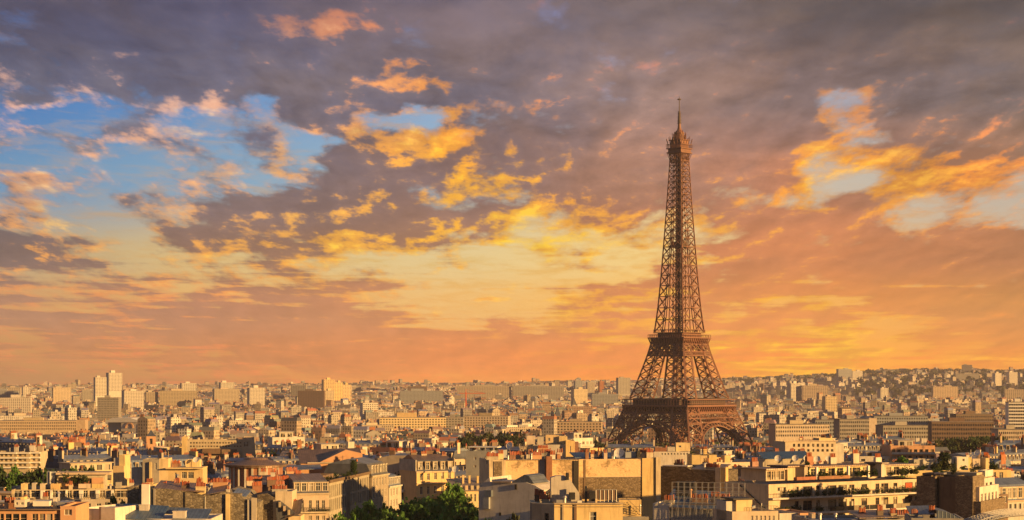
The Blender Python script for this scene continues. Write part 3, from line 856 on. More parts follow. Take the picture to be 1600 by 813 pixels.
    def dish(s, px, py, d, r=0.6, turn=-0.7):
        z = s.z(px, py); m = MB(); n = 14; rings = [(0, 0), (.5, .05), (.8, .14), (1, .24)]
        ax = Matrix.Rotation(turn, 4, 'Z') @ Matrix.Rotation(R(65), 4, 'X')
        T_ = lambda v: tuple(Vector((s.u(px), d, z)) + ax @ Vector(v))
        for (ra, ha), (rb, hb) in zip(rings, rings[1:]):
            for i in range(n):
                a0, a1 = 6.2832 * i / n, 6.2832 * (i + 1) / n
                m.face([T_((r * ra * math.cos(a0), r * ra * math.sin(a0), r * ha)), T_((r * ra * math.cos(a1), r * ra * math.sin(a1), r * ha)),
                        T_((r * rb * math.cos(a1), r * rb * math.sin(a1), r * hb)), T_((r * rb * math.cos(a0), r * rb * math.sin(a0), r * hb))])
        m.beam(T_((0, 0, 0)), T_((0, 0, r * .8)), .05)
        o = m.build('satellite_dish', 'whitepaint', s.root)
        k = MB(); k.tube(s.u(px), d + .12, z - 2.2, z, .05, n=6); k.build('mast', 'lightmetal', o); return o
    def aerial(s, px, py, d, h=3.0):
        x, z = s.u(px), s.z(px, py); m = MB(); m.beam((x, d, z - h), (x, d, z), .07)
        for i in range(4): m.beam((x - .5, d, z - .15 - .18 * i), (x + .5, d, z - .15 - .18 * i), .035)
        m.beam((x, d - .7, z - .4), (x, d + .7, z - .4), .04); return m.build('aerial', 'metal', s.root)
    def vent(s, px, pytop, d, h=1.6, r=0.25, mat='lightmetal'):
        x, z = s.u(px), s.z(px, pytop); m = MB(); m.lathe(x, d, [(z - h, r), (z - .35, r), (z - .3, r * 1.7), (z, r * 1.2)], 8); return m.build('vent_pipe', mat, s.root)
    def mansard(s, px0, px1, pytop, d0, d1, rise, mat='slate', top='zinc', dormers=0, run=1.6, dmat='cream', pitch=1.3):
        u0, u1 = s.u(px0), s.u(px1); z = s.z((px0 + px1) / 2, pytop); m = MB()
        A = [(u0, d0, z), (u1, d0, z), (u1, d1, z), (u0, d1, z)]
        B = [(u0 + .15, d0 + run, z + rise), (u1 - .15, d0 + run, z + rise), (u1 - .15, d1 - run, z + rise), (u0 + .15, d1 - run, z + rise)]
        for i in range(4): m.face([A[i], A[(i + 1) % 4], B[(i + 1) % 4], B[i]], 0)
        ym = (d0 + d1) / 2; C0, C1 = (u0 + .15, ym, z + rise + pitch), (u1 - .15, ym, z + rise + pitch)
        m.face([B[0], B[1], C1, C0], 1); m.face([B[2], B[3], C0, C1], 1); m.face([B[1], B[2], C1], 1); m.face([B[3], B[0], C0], 1)
        r = m.build('roof', [mat, top], s.root)
        c = MB(); c.box(u0 - .2, u1 + .2, d0 - .35, d0 - .003, z - .35, z + .05); c.build('cornice', dmat, s.root)
        for i in range(dormers):
            x = u0 + (u1 - u0) * (i + .5) / dormers; w = .75; q = MB()
            yb = d0 + run
            q.box(x - w, x - w + .18, d0 + .25, yb, z + .3, z + rise * .82); q.box(x + w - .18, x + w, d0 + .25, yb, z + .3, z + rise * .82)
            q.box(x - w - .1, x + w + .1, d0 + .12, yb + .4, z + rise * .82 + .002, z + rise * .9); q.box(x - w + .18, x + w - .18, d0 + .25, yb, z + .3, z + .5)
            dm = q.build('dormer', dmat, s.root)
            fm, pm = window_mesh(2 * w - .36, rise * .82 - .5, frame='whitepaint')
            p = bpy.data.objects.new('window', fm); COL.objects.link(p); p.parent = dm; p.location = (x - w + .18, d0 + .3, z + .5)
            g_ = MB(); g_.box(x - w + .18, x + w - .18, d0 + .36, d0 + .40, z + .5, z + rise * .82); g_.build('pane', 'glass', dm)
        return r

# ------------------------------------------------------------------ plants
CROWNS = {}
def crown_mesh(kind, seed, n_clump, per, leaf, shape, mat):
    rr = random.Random(seed); m = MB()
    lobes = [(rr.uniform(-.55, .55), rr.uniform(-.55, .55), rr.uniform(-.5, .5), rr.uniform(.38, .6)) for _ in range(9)]
    for _ in range(n_clump):
        lx, ly, lz, lr = rr.choice(lobes)
        v = Vector((rr.gauss(0, 1), rr.gauss(0, 1), rr.gauss(0, 1))).normalized() * lr * rr.uniform(.72, 1.0)
        c = Vector((lx + v.x, ly + v.y, lz + v.z))
        if shape == 'column': c = Vector((c.x * .5, c.y * .5, c.z * 1.1))
        for _ in range(per):
            p = c + Vector((rr.gauss(0, .07), rr.gauss(0, .07), rr.gauss(0, .05)))
            a = Vector((rr.gauss(0, 1), rr.gauss(0, 1), rr.gauss(0, .6))).normalized(); b = a.cross(Vector((rr.gauss(0, 1), rr.gauss(0, 1), rr.gauss(0, 1)))).normalized()
            s_ = leaf * rr.uniform(.6, 1.3)
            m.face([p + a * s_, p + b * s_ * .6, p - a * s_, p - b * s_ * .6])
    hi = [max(abs(v[k]) for v in m.v) for k in range(3)]; m.v = [tuple(v[k] / hi[k] for k in range(3)) for v in m.v]
    o = m.build('crown', mat); me = o.data; bpy.data.objects.remove(o); return me
TRUNK = None
def plant(name, label, cat, x, y, z0, h, w, crown, group=None, trunk=True):
    global TRUNK
    r = thing(name, label, cat, (x, y, z0), rnd.uniform(0, 6.28), group)
    c = bpy.data.objects.new('crown', crown); COL.objects.link(c); c.parent = r
    hc = h * (0.78 if trunk else 1.0)
    c.scale = (w / 2, w / 2, hc / 2); c.location = (0, 0, h - hc / 2)
    if trunk:
        if TRUNK is None:
            m = MB(); m.lathe(0, 0, [(0, .035), (.03, .022), (.3, .016), (.6, .010), (.8, .004)], 8)
            rr = random.Random(5)
            for k in range(7):
                a = k * .9; z = .25 + .06 * k; m.beam((0, 0, z), (.2 * math.cos(a), .2 * math.sin(a), z + .2), .008)
            o = m.build('trunk', 'bark'); TRUNK = o.data; bpy.data.objects.remove(o)
        t = bpy.data.objects.new('trunk', TRUNK); COL.objects.link(t); t.parent = r; t.scale = (h, h, h)
    return r
CR_A = [crown_mesh('tree', 10 + k, 330, 16, .085, 'ball', 'leaf') for k in range(3)]
CR_B = [crown_mesh('tree', 20 + k, 150, 12, .10, 'ball', 'leaf_dark') for k in range(2)]
CR_O = [crown_mesh('tree', 30 + k, 150, 12, .10, 'ball', 'leaf_olive') for k in range(2)]
CR_S = [crown_mesh('shrub', 40 + k, 50, 9, .16, 'ball', 'leaf_olive' if k else 'leaf_dark') for k in range(2)]
CR_C = crown_mesh('cypress', 50, 130, 10, .09, 'column', 'leaf_dark')
def shrub_on(s, px, py, d, h, w, label, group, name='terrace_shrub', cat='shrub'):
    """a shrub standing on a building's terrace, foot at photo pixel (px, py)"""
    p = s.root.matrix_basis @ Vector((s.u(px), d, s.z(px, py)))
    k = CR_S[rnd.randrange(2)]
    return plant(name, label, cat, p.x, p.y, p.z, h, w, k, group, trunk=False)

# ------------------------------------------------------------------ the near roofs, from the left of the view to its right
def roof_clutter(s, px0, px1, py, d0, d1, n, mats=('cream', 'white', 'brick', 'concrete')):
    """lift huts, flues and vents standing on a flat roof"""
    for i in range(n):
        a = rnd.uniform(px0, px1); k = rnd.random(); d = rnd.uniform(d0, d1)
        if k < .35: s.chimney(a, a + rnd.uniform(5, 11), py - rnd.uniform(4, 9), d, rnd.randint(2, 5), rnd.choice(mats))
        elif k < .6: s.vent(a, py - rnd.uniform(4, 8), d)
        elif k < .8: s.aerial(a, py - rnd.uniform(8, 15), d)
        else: s.box(a, a + rnd.uniform(5, 10), py - rnd.uniform(4, 8), py + 2, d, d + 2.5, rnd.choice(mats), 'rooftop_hut')

# salmon block, lower left corner
s = Site('apartment_building', 'salmon apartment block with a band of wide windows, at the lower left corner', 'apartment building', -30, 119, 797, 330, 17, 2)
s.mass(-30, 95, 797, 0, 17, 'salmon', [s.win(a, b, 803, 826) for a, b in ((-24, -4), (0, 6), (8, 18), (19.5, 30), (31.5, 42), (50, 59.5), (61, 70.5), (72, 82), (83.5, 93))], roof='gravel', wk=dict(frame='cream', bars=0))
s.mass(95, 119, 791, -.4, 12, 'salmon', [s.win(101, 113, 796, 805)], roof='gravel', wk=dict(frame='whitepaint'))
s.box(-31, 95, 795.2, 797, -.7, .2, 'brown', 'eave')
s.mass(8, 25, 785, 7, 11, 'white', [s.win(10, 14, 789, 793), s.win(18, 23, 789, 793)], name='rooftop_hut', pybot=797); s.box(17, 23, 781, 785, 7.5, 10, 'yellow', 'chimney')
s.box(36, 62, 788, 796, 8, 12, 'whitepaint', 'skylight'); s.chimney(64, 70, 783, 10, 0, 'white'); s.box(72, 92, 790, 796, 9, 14, 'lightmetal', 'skylight')
s.aerial(61, 769, 12, 4.5); s.vent(66, 776, 14, 3); s.chimney(40, 48, 784, 14, 3, 'cream')
roof_clutter(s, -20, 110, 795, 4, 14, 8)
# white walled house with blue zinc roof
s = Site('townhouse', 'white walled house with a blue zinc roof beside the salmon block', 'house', 119, 182, 795, 352, 16, -20)
s.mass(119, 160, 795, 0, 14, 'white', [], roof='zinc_blue'); s.mass(160, 182, 793, -.5, 3, 'white', [], parapet=0); s.box(156, 160, 792, 812, -.3, 1, 'cream', 'pilaster')
s.mass(120, 135, 799, -2.2, -.1, 'brick', [], parapet=.3); s.box(133.5, 136, 797, 812, -2.4, -.1, 'cream', 'pilaster')
s = Site('townhouse', 'low house under wide blue zinc roofs with two white chimneys, below the rubble party wall', 'house', 182, 330, 811, 356, 14, 0)
s.mass(182, 330, 811, 0, 14, 'white', [], roof='zinc_blue', parapet=.2)
s.sheet((181, 809), (252, 813), -.3, 8, 2.1, 'zinc_blue'); s.sheet((270, 812), (322, 813), -.4, 7, 1.6, 'zinc_blue'); s.sheet((240, 806), (283, 807), 7, 9, 1.0, 'zinc_blue')
s.chimney(269, 289, 799, .6, 0, 'white', drop=3.2, th=1.2); s.chimney(210, 225, 791, 4.5, 0, 'white', drop=3.5, th=1.2); s.box(213, 225, 759, 791, 5, 6, 'whitepaint', 'chimney')
for i in range(6): s.vent(214 + i * 2, 757, 5.5, .5, .12, 'pot')
# the long rubble party wall
s = Site('apartment_building', 'apartment building showing a long bare grey rubble party wall with two pilasters', 'apartment building', 238, 402, 765, 430, 22, 0)
s.wallto([(238, 763), (262, 764), (300, 770), (318, 775), (332, 774), (352, 768), (362, 771), (375, 772), (384, 781), (402, 786)], 0, 22, 'rubble')
s.box(353, 359.5, 772, 830, -.5, -.003, 'yellow', 'pilaster'); s.box(387, 391.5, 781, 830, -.4, -.003, 'limestone', 'pilaster'); s.box(393.5, 401, 778, 830, -.7, -.003, 'limestone', 'pilaster')
s.box(240, 243, 764, 830, -.3, -.003, 'concrete', 'drainpipe'); s.box(320.2, 321, 776, 830, -.15, -.003, 'whitepaint', 'drainpipe'); s.box(288.5, 289.6, 769, 795, -.2, -.003, 'dark', 'drainpipe')
s.sheet((240, 763), (318, 769), .2, 9, 1.3, 'zinc_warm'); s.sheet((322, 773), (352, 767), .3, 8, 1.5, 'zinc_warm'); s.sheet((362, 772), (384, 776), .3, 9, .8, 'zinc')
s.chimney(280, 292, 760, 3, 6, 'brown'); s.chimney(304, 319, 761, 1.5, 9, 'yellow'); s.chimney(326, 349, 756, 6, 12, 'salmon', drop=3.5); s.chimney(353, 358, 765, .4, 2, 'white', drop=1.2)
roof_clutter(s, 245, 345, 766, 5, 18, 9)
s.chimney(262, 270, 757, 9, 4, 'limestone'); s.box(292, 303, 764, 770, 4, 6, 'concrete', 'rooftop_hut'); s.aerial(340, 741, 8); s.vent(264, 745, 11, 3); s.dish(334, 750, 9, .7)
# yellow lit stair block and rubble stub left of the party wall
s = Site('stair_block', 'narrow lit yellow block and rubble stub left of the long party wall', 'building', 199, 239, 762, 452, 9, 0)
s.wallto([(199, 764), (203, 760), (215, 759)], 0, 8, 'rubble'); s.mass(225, 239, 757, .5, 7, 'yellow', [s.win(229, 231, 764, 768)], parapet=.2); s.mass(214.5, 225, 768, 1, 7, 'concrete', [], parapet=.2)
s.chimney(227, 237, 754, 1, 5, 'yellow', drop=1.2)
# terrace building behind the white house
s = Site('apartment_building', 'curved terrace block with pale framed bays and planted roof, above the salmon block', 'apartment building', 18, 205, 768, 470, 18, 6)
bay = [(22, 34), (36, 46), (48, 62), (70, 78), (82, 90), (92, 102), (105, 112), (114, 124), (130, 137), (139, 148), (156, 164), (167, 174), (178, 199)]
s.mass(18, 205, 765, 0, 16, 'cream', [s.win(a, b, 766.5, 777.5) for a, b in bay], roof='gravel', wk=dict(frame='whitepaint'))
s.mass(18, 205, 780, -1.8, -.02, 'limestone', [s.win(a, a + 7, 786, 797) for a in range(24, 200, 16)], parapet=.3)
for a, b in ((64, 70), (79, 82), (103, 105), (124, 130), (150, 155), (174, 178)): s.box(a, b, 766, 779, -.9, -.003, 'whitepaint', 'bay_screen')
s.rail(20, 62, 779, -1.6, 1.1); s.rail(95, 200, 778, -1.6, 1.0)
s.mass(30, 40, 757, 3, 7, 'yellow', [], name='rooftop_hut', pybot=768); s.mass(47, 53, 756, 3, 6, 'white', [], name='rooftop_hut', pybot=768); s.mass(60, 68, 757, 3, 7, 'cream', [], name='rooftop_hut', pybot=768)
s.mass(68, 81, 739, 6, 8, 'bluegrey', [], name='chimney', pybot=768); s.box(73, 75, 739, 768, 5.6, 5.95, 'whitepaint', 'flue'); s.box(60.5, 62, 735, 768, 7, 7.4, 'cream', 'flue')
s.mass(77, 91, 757, 2.5, 6, 'yellow', [], name='rooftop_hut', pybot=768)
s.mass(84, 160, 744, 6, 12, 'limestone', [s.win(86, 97, 748, 762), s.win(110, 118, 749, 762), s.win(137, 139, 750, 760)], name='penthouse', pybot=768, wk=dict(frame='brown'))
s.box(83, 168, 740, 743.5, 5, 12.5, 'cream', 'roof_slab'); s.box(98, 108, 747, 764, 5.3, 5.9, 'salmon', 'screen_wall'); s.box(120, 136, 749, 761, 5.0, 5.6, 'brick', 'screen_wall'); s.box(140, 158, 748, 762, 4.6, 5.2, 'salmon', 'screen_wall')
s.box(121, 140, 757, 764, 2, 3, 'cream', 'parapet'); s.box(142, 160, 757, 764, 2, 3, 'yellow', 'parapet')
for a in (100, 112, 117, 126, 131): shrub_on(s, a, 757, 4, rnd.uniform(1.6, 3), rnd.uniform(1.6, 2.6), 'shrub in the roof garden above the pale framed bays', 'shrubs of the left roof garden')
roof_clutter(s, 100, 198, 765, 2, 12, 9)
rt = at(178, 783, 452)
plant('tree', 'round dark tree squeezed between the terrace block and the rubble stub', 'tree', rt.x, 452, ground_z(rt.x, 452), 29, 7.0, CR_A[0])
# houses with gable ends between
s = Site('apartment_building', 'building with rubble gable, lit cream chimney and steep roof beside the long party wall', 'apartment building', 402, 472, 775, 440, 16, 0)
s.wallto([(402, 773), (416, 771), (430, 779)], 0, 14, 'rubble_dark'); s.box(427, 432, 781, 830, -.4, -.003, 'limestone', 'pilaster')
s.mass(430, 456, 768, .4, 10, 'cream', [], parapet=.2); s.chimney(424, 447, 765, 1, 14, 'white', drop=1.2)
s.prism([(432, 785), (437, 782), (468, 806), (468, 830), (434, 830)], -1.2, .3, 'slate', 'roof'); s.box(452, 471, 806, 840, -1.6, 6, 'yellow', 'wall')
s.sheet((446, 809), (471, 801), -1.8, 3, 3.0, 'zinc_warm'); s.chimney(453, 461, 788, 3, 6, 'brick')
for k in range(3): s.box(437 + k * 7, 440 + k * 7, 784 + k * 6, 792 + k * 6, -1.9, -.9, 'cream', 'dormer')
# rounded corner building with balconies
s = Site('apartment_building', 'cream corner building with balcony row, slate mansard and red chimney pots', 'apartment building', 459, 514, 771, 452, 18, 18)
ws = [s.win(a, a + 4.6, 782, 800) for a in (470, 482.5, 494, 503)] + [s.win(a, a + 4.6, 806, 824) for a in (470, 482.5, 494, 503)]
s.mass(459, 514, 771, 0, 18, 'cream', ws, parapet=0)
s.mansard(459, 514, 771, 0, 18, 2.9, 'slate', 'zinc_warm', dormers=5, dmat='cream')
s.box(458, 515, 799.5, 801.5, -1.1, -.003, 'limestone', 'balcony'); s.rail(458, 515, 799.5, -1.0, 1.0)
for a in (488, 497, 505, 511): shrub_on(s, a, 799.4, -.5, .9, 1.2, 'balcony shrub behind the railing of the cream corner building', 'balcony shrubs of the corner building')
s.chimney(395, 420, 754, 8, 14, 'cream', drop=3); s.chimney(424, 458, 752, 5, 20, 'brown', drop=3); s.chimney(432, 446, 758, 1, 9, 'limestone', drop=3); s.chimney(397, 412, 760, 2, 9, 'brick', drop=3)
roof_clutter(s, 462, 508, 752, 6, 14, 6)
s.chimney(467, 484, 741, 14, 10, 'salmon', drop=3); s.chimney(478, 486, 756, 1.2, 0, 'cream', drop=2.6)
s = Site('apartment_building', 'wide striped pinkish zinc roof behind the rows of red chimney pots', 'apartment building', 388, 482, 757, 492, 16, 4)
s.mass(388, 482, 758, 0, 15, 'brown', [], parapet=0); s.sheet((388, 758), (482, 755), -.3, 8, 2.0, 'zinc_warm'); s.sheet((388, 746), (470, 745), 8, 15, -.6, 'zinc'); s.chimney(404, 412, 740, 9, 5, 'cream'); s.aerial(436, 727, 10)
roof_clutter(s, 390, 475, 748, 2, 13, 9)
# modern block with vertical fins along the street
s = Site('office_building', 'modern block with tall vertical fins, its sunlit side running down the tree lined street', 'office building', 514, 581, 752, 478, 9, 82)
H = s.H; ops = []
for (a, b, n) in ((514, 541, 9), (547.5, 581, 12)):
    u0, u1 = s.u(a), s.u(b); st = (u1 - u0) / n
    for fl in range(6):
        zt = H - 1.2 - fl * 3.4 - (1.0 if fl >= 2 else 0)
        for i in range(n): ops.append((u0 + st * (i + .24), u0 + st * (i + .76), zt - 2.9, zt))
uA, uB = s.u(541), s.u(547.5)
s.mass(514, 541, 752, 0, 9, 'limestone', [o for o in ops if o[1] < uA], parapet=.6, inset=.6, wk=dict(frame='brown', bars=0))
s.mass(547.5, 581, 744, 0, 9, 'limestone', [o for o in ops if o[0] > uB], parapet=.6, inset=.6, wk=dict(frame='brown', bars=0))
s.mass(541, 547.5, 750, 2.5, 8.5, 'dark', [], parapet=.3)
wm = MB(); wm.box(-.2, s.W + .2, -.35, -.003, H - .5, H + .25); wm.build('cornice', 'brown', s.root)
s.mass(517, 545, 743, 4, 8, 'brown', [], name='penthouse', pybot=755)
cy = at(552.5, 741, 500)
for k in range(2):
    p = at(551 + 3 * k, 742, 500 + 2 * k); plant('cypress', 'dark slim cypress pair standing on the roof of the finned block', 'tree', p.x, p.y, p.z - .3, 5.2, 1.5, CR_C, 'rooftop cypresses', trunk=False)
for k in range(12):
    p = s.root.matrix_basis @ Vector((rnd.uniform(2, 44), rnd.uniform(1.5, 6), s.H - .5)); plant('terrace_shrub', 'low dark shrub in the roof garden of the finned block', 'shrub', p.x, p.y, p.z, rnd.uniform(.9, 1.8), rnd.uniform(1.2, 2.4), CR_S[k % 2], 'shrubs on the finned block', trunk=False)
# street row beyond it
s = Site('apartment_building', 'tall shaded stone building with a bulging bay, next along the street after the finned block', 'apartment building', 581, 607, 741, 524, 14, 76)
s.mass(581, 607, 742, 0, 14, 'limestone', [(1.2 + 2.6 * i, 2.3 + 2.6 * i, s.H - 3.4 - 3.3 * f, s.H - 1.2 - 3.3 * f) for i in range(int((s.W - 1) / 2.6)) for f in range(6)], parapet=0)
s.mansard(581, 607, 742, 0, 14, 3.2, 'slate', 'zinc', dormers=6, dmat='limestone'); s.chimney(581.4, 583, 724, 4, 3, 'cream')
s = Site('apartment_building', 'narrow grey zinc roofed building between the bulging bay and the white balcony block', 'apartment building', 608, 627, 758, 580, 13, 74)
s.mass(608, 627, 759, 0, 13, 'limestone', [(1.2 + 2.6 * i, 2.3 + 2.6 * i, s.H - 3.4 - 3.3 * f, s.H - 1.2 - 3.3 * f) for i in range(int((s.W - 1) / 2.6)) for f in range(6)], parapet=0)
s.mansard(608, 627, 759, 0, 13, 3.0, 'zinc', 'zinc', dormers=6, dmat='white')
s = Site('apartment_building', 'block with white balcony bands and a roof garden, left of the yellow dormered house', 'apartment building', 626, 645, 763, 612, 12, 40)
s.mass(626, 645, 757, 0, 12, 'bluegrey', [(.8 + 2.2 * i, 2.3 + 2.2 * i, s.H - 3.0 - 3 * f, s.H - .8 - 3 * f) for i in range(2) for f in range(5)])
for f in range(4): s.box(625.8, 645.2, 765 + f * 15, 769 + f * 15, -1.1, -.003, 'whitepaint', 'balcony')
for a in (629, 633, 637, 641): shrub_on(s, a, 757, 4, rnd.uniform(2.2, 4.2), rnd.uniform(2, 3), 'leafy shrub in the roof garden left of the yellow house', 'shrubs left of the yellow house')
# yellow dormered house
s = Site('townhouse', 'sunlit yellow stone house with five dormers in its slate mansard, behind the street trees', 'house', 651, 710, 737, 602, 15, 24)
s.mass(651, 710, 736.5, 0, 15, 'yellow', s.row(653, 708, 741, 751.5, 5, .36, -4) + s.row(653, 708, 761, 773, 5, .38, -3) + s.row(653, 708, 781, 792, 5, .38, -2), parapet=0)
s.box(650.5, 710.5, 754.6, 756, -.5, -.003, 'cream', 'string_course'); s.box(650.7, 710.3, 776, 777.2, -.4, -.003, 'cream', 'string_course')
s.mansard(651, 710, 736.5, 0, 15, 3.4, 'slate', 'zinc_warm', dormers=5, dmat='cream', run=1.9, pitch=1.7)
s.box(649.8, 651.2, 719, 737, .2, 14.5, 'limestone', 'gable_coping'); s.box(709.7, 711.2, 716, 733, .2, 14.5, 'limestone', 'gable_coping')
s.chimney(655, 664, 709, 7, 5, 'brown', drop=3.4); s.chimney(682, 702, 706, 9, 9, 'brown', drop=4, th=1.2); s.aerial(675, 700, 9); s.chimney(702, 709, 712, 6, 3, 'salmon', drop=3)
roof_clutter(s, 658, 706, 716, 6, 10, 4)
s = Site('apartment_building', 'windowless pale rendered gable wall left of the yellow dormered house', 'apartment building', 590, 650, 712, 628, 13, -14)
s.wallto([(590, 716), (609, 712), (642, 712), (644, 719), (650, 735)], 0, 12, 'limestone'); s.sheet((596, 714), (640, 711.5), .3, 8, .7, 'zinc'); s.chimney(602, 611, 705, 4, 5, 'brown'); s.chimney(626, 634, 706, 6, 4, 'cream'); s.aerial(618, 698, 5)
# grey block with four small windows
s = Site('apartment_building', 'plain blue grey block with four small square windows and a roof terrace', 'apartment building', 728, 778, 704, 625, 15, -12)
s.mass(728, 778, 705, 0, 14, 'bluegrey', [s.win(a, a + 3.6, b, b + 3.8) for a in (740.5, 755.5) for b in (714.5, 726.8)], wk=dict(bars=1))
s.rail(729, 777, 704.5, .3, 1.0); s.box(730, 776, 698.5, 700, 1, 7, 'whitepaint', 'pergola'); [s.box(a, a + .8, 700, 705, 1, 1.3, 'whitepaint', 'post') for a in (731, 744, 757, 770)]
for a in (737, 750, 763, 772): shrub_on(s, a, 705, 3, 1.3, 1.6, 'terrace shrub on top of the blue grey block', 'shrubs on the blue grey block')
s = Site('townhouse', 'low zinc roofed house with lit dormers and three chimneys right of the street trees', 'house', 706, 756, 769, 590, 14, 12)
s.mass(706, 756, 768, 0, 13, 'yellow', s.row(720, 752, 772, 784, 5, .45), parapet=0); s.sheet((705, 768), (757, 766), -.4, 9, 3.4, 'zinc_warm')
for a in (727, 737, 750): s.chimney(a, a + 3, 744 + (a - 727) * .05, 5, 0, 'yellow', drop=2.6)
for a in (718, 727, 736, 745): s.box(a, a + 4.5, 759, 768, .2, 2.5, 'cream', 'dormer')
s.dish(718.5, 735, 7, 1.1, -.5); s.dish(711, 737, 8, .8, -.9)
# row of sunlit party walls in the centre
s = Site('apartment_building', 'long sunlit patched party wall with a framed brown panel and a red brown flue', 'apartment building', 764, 905, 719, 472.5, 15, 10)
s.mass(790, 905, 719, 0, 15, 'patched', [], parapet=.25); s.mass(764, 790, 719, -.3, 14.9, 'cream', [], parapet=.2, roof='zinc')
s.box(771, 784, 721, 746, -.45, -.303, 'rubble_tan_and_shade', 'panel'); s.box(764, 792, 749, 751.5, -.9, -.303, 'cream', 'ledge')
s.box(843, 851.5, 719.6, 790, -.25, -.003, 'concrete', 'pilaster'); s.box(852, 861, 713, 770, -1.4, -.003, 'brick', 'flue'); s.box(896, 904, 720, 790, -.3, -.003, 'dark', 'recess_panel')
s.box(790, 895, 717.8, 719, -.3, .5, 'zinc_warm', 'coping')
s.chimney(762, 781, 714, 2, 10, 'limestone', drop=1.8); s.chimney(783, 791, 710, 4, 4, 'yellow', drop=2); s.chimney(800, 809, 712, 3, 6, 'brick', drop=2); s.dish(776, 711, 3.5, 1.0, -.3); s.dish(803, 698, 6, .9); s.aerial(820, 694, 6); s.chimney(812, 830, 713, 7, 10, 'cream', drop=2)
s.chimney(836, 850, 712, 3, 8, 'salmon', drop=2); s.vent(845, 703, 5, 2.5); s.chimney(866, 874, 712, 5, 4, 'white', drop=2)
roof_clutter(s, 792, 895, 717, 2, 12, 12)
s = Site('apartment_building', 'shaded white rendered building with a stepped gable and a small blue zinc roof', 'apartment building', 748, 848, 757, 442, 12, -24)
s.wallto([(748, 764), (752, 756), (765, 746), (766, 753), (800, 755), (822, 754), (836, 759), (848, 766)], 0, 12, 'white')
s.prism([(796, 756), (804, 750), (818, 742), (825, 744), (833, 756)], .4, 9, 'zinc_blue', 'roof'); s.box(771, 800, 752, 754.2, -.5, -.003, 'cream', 'ledge'); s.box(760, 770, 766, 776, -.9, -.003, 'zinc_blue', 'recess_shade'); s.box(757, 766, 777, 795, -.8, -.003, 'bluegrey', 'bay')  # blue boxes colour in the shadowed recess of the left wall
s.box(805, 808, 757, 765, -.3, -.003, 'dark', 'vent_grille'); s.box(780, 783, 801, 806, -.06, -.003, 'dark', 'vent_grille')
p = at(764, 812, 428); plant('tree', 'small green courtyard tree before the shaded white stepped gable', 'tree', p.x, 428, ground_z(p.x, 428), 24.5, 5.5, CR_A[1])
p = at(797, 808, 425); plant('tree', 'yellow green tree top at the foot of the stepped gable', 'tree', p.x, 425, ground_z(p.x, 425), 25.6, 5.0, CR_O[0])
# penthouse stack above the party walls
s = Site('apartment_building', 'stack of sunlit yellow and white penthouse blocks below left of the tower', 'apartment building', 812, 900, 700, 640, 16, 0, pybot=719)
s.mass(833, 884, 695, 0, 12, 'white', [s.win(840, 844, 698, 701), s.win(874, 878, 698, 701)], roof='zinc_warm'); s.mass(884, 898, 689, -1, 8, 'yellow', [s.win(890.5, 892, 697, 709)])
s.mass(823, 836, 682, 4, 9, 'cream', []); s.mass(840, 850, 683, 5, 10, 'white', []); s.mass(853, 874, 681, 5, 11, 'yellow', [s.win(857, 860, 685, 690)]); s.mass(874, 887, 682.5, 4, 9, 'yellow', [])
s.box(897, 904, 691, 712, 0, 5, 'brick', 'wall'); s.mass(812, 833, 698, 1, 10, 'cream', s.row(813, 832, 702, 712, 4, .5)); s.box(836, 858, 702, 710, -1.5, -.3, 'brick', 'rooftop_hut'); s.chimney(840, 856, 700, -1.3, 10, 'salmon', drop=1.0); s.rail(812, 834, 700, -.8, 1.2)
# cream building nearest in the centre
s = Site('apartment_building', 'cream building with moulded parapet and white roof gable, at the bottom below the tower', 'apartment building', 866, 973, 788, 330, 14, 3)
s.mass(866, 973, 788, 0, 14, 'yellow', [s.win(921, 932, 800, 822)], roof='gravel', parapet=.3)
cw = MB(); facade(cw, (s.u(866) - 3.6, 2.9, 0), Vector((3.6, -2.9, 0)).normalized(), 4.62, s.H, [(2.6, 3.5, s.H - 4.2, s.H - 1.6)], back=1); cw.face([(s.u(866) - 3.6, 2.9, s.H), (s.u(866), 0, s.H), (s.u(866), 12, s.H), (s.u(866) - 3.6, 12, s.H)]); cw.build('corner_wall', ['cream', 'glass'], s.root)
s.box(865.6, 973.5, 786, 788, -.35, .35, 'cream', 'cornice'); s.box(865.8, 973.3, 791.4, 792.2, -.22, -.003, 'limestone', 'cornice'); s.box(878, 880.5, 788, 830, -.18, -.003, 'limestone', 'pilaster'); s.box(897, 901, 788, 830, -.2, -.003, 'brown', 'drainpipe')
s.prism([(864, 787), (864, 749), (872, 746), (886, 746), (893, 750), (908, 772), (914, 786)], 4.5, 7, 'white', 'roof_gable'); s.box(887.5, 892, 741, 752, 4.0, 5, 'metal', 'flue'); s.box(862.5, 864, 770, 786, 3.2, 4.4, 'concrete', 'vent_box')
s.box(891, 900, 771, 782, 1.6, 3, 'metal', 'air_unit'); s.box(915.5, 919, 761, 788, 2, 2.5, 'metal', 'flue'); s.box(922, 931, 768, 784, 1.2, 2.2, 'metal', 'air_unit'); s.box(931, 934, 780, 787, .8, 1.5, 'yellow', 'chimney')
s.box(870, 880, 782, 788, 1, 2, 'lightmetal', 'air_unit'); s.box(903, 910, 783, 788, 1, 2, 'whitepaint', 'air_unit'); s.vent(884, 776, 2, 2)
pn = MB(); [pn.box(s.u(934.5 + k * 6.4), s.u(940.3 + k * 6.4), 3.0, 3.12, s.z(950, 783), s.z(950, 767.5)) for k in range(5)]; po = pn.build('screen_panel', 'brown', s.root)
fr = MB(); [fr.beam((s.u(934 + k * 6.4), 2.95, s.z(950, 786)), (s.u(934 + k * 6.4), 2.95, s.z(950, 767)), .1) for k in range(6)]; fr.beam((s.u(934), 2.95, s.z(950, 767)), (s.u(966), 2.95, s.z(950, 767)), .1); fr.build('screen_frame', 'lightmetal', po)
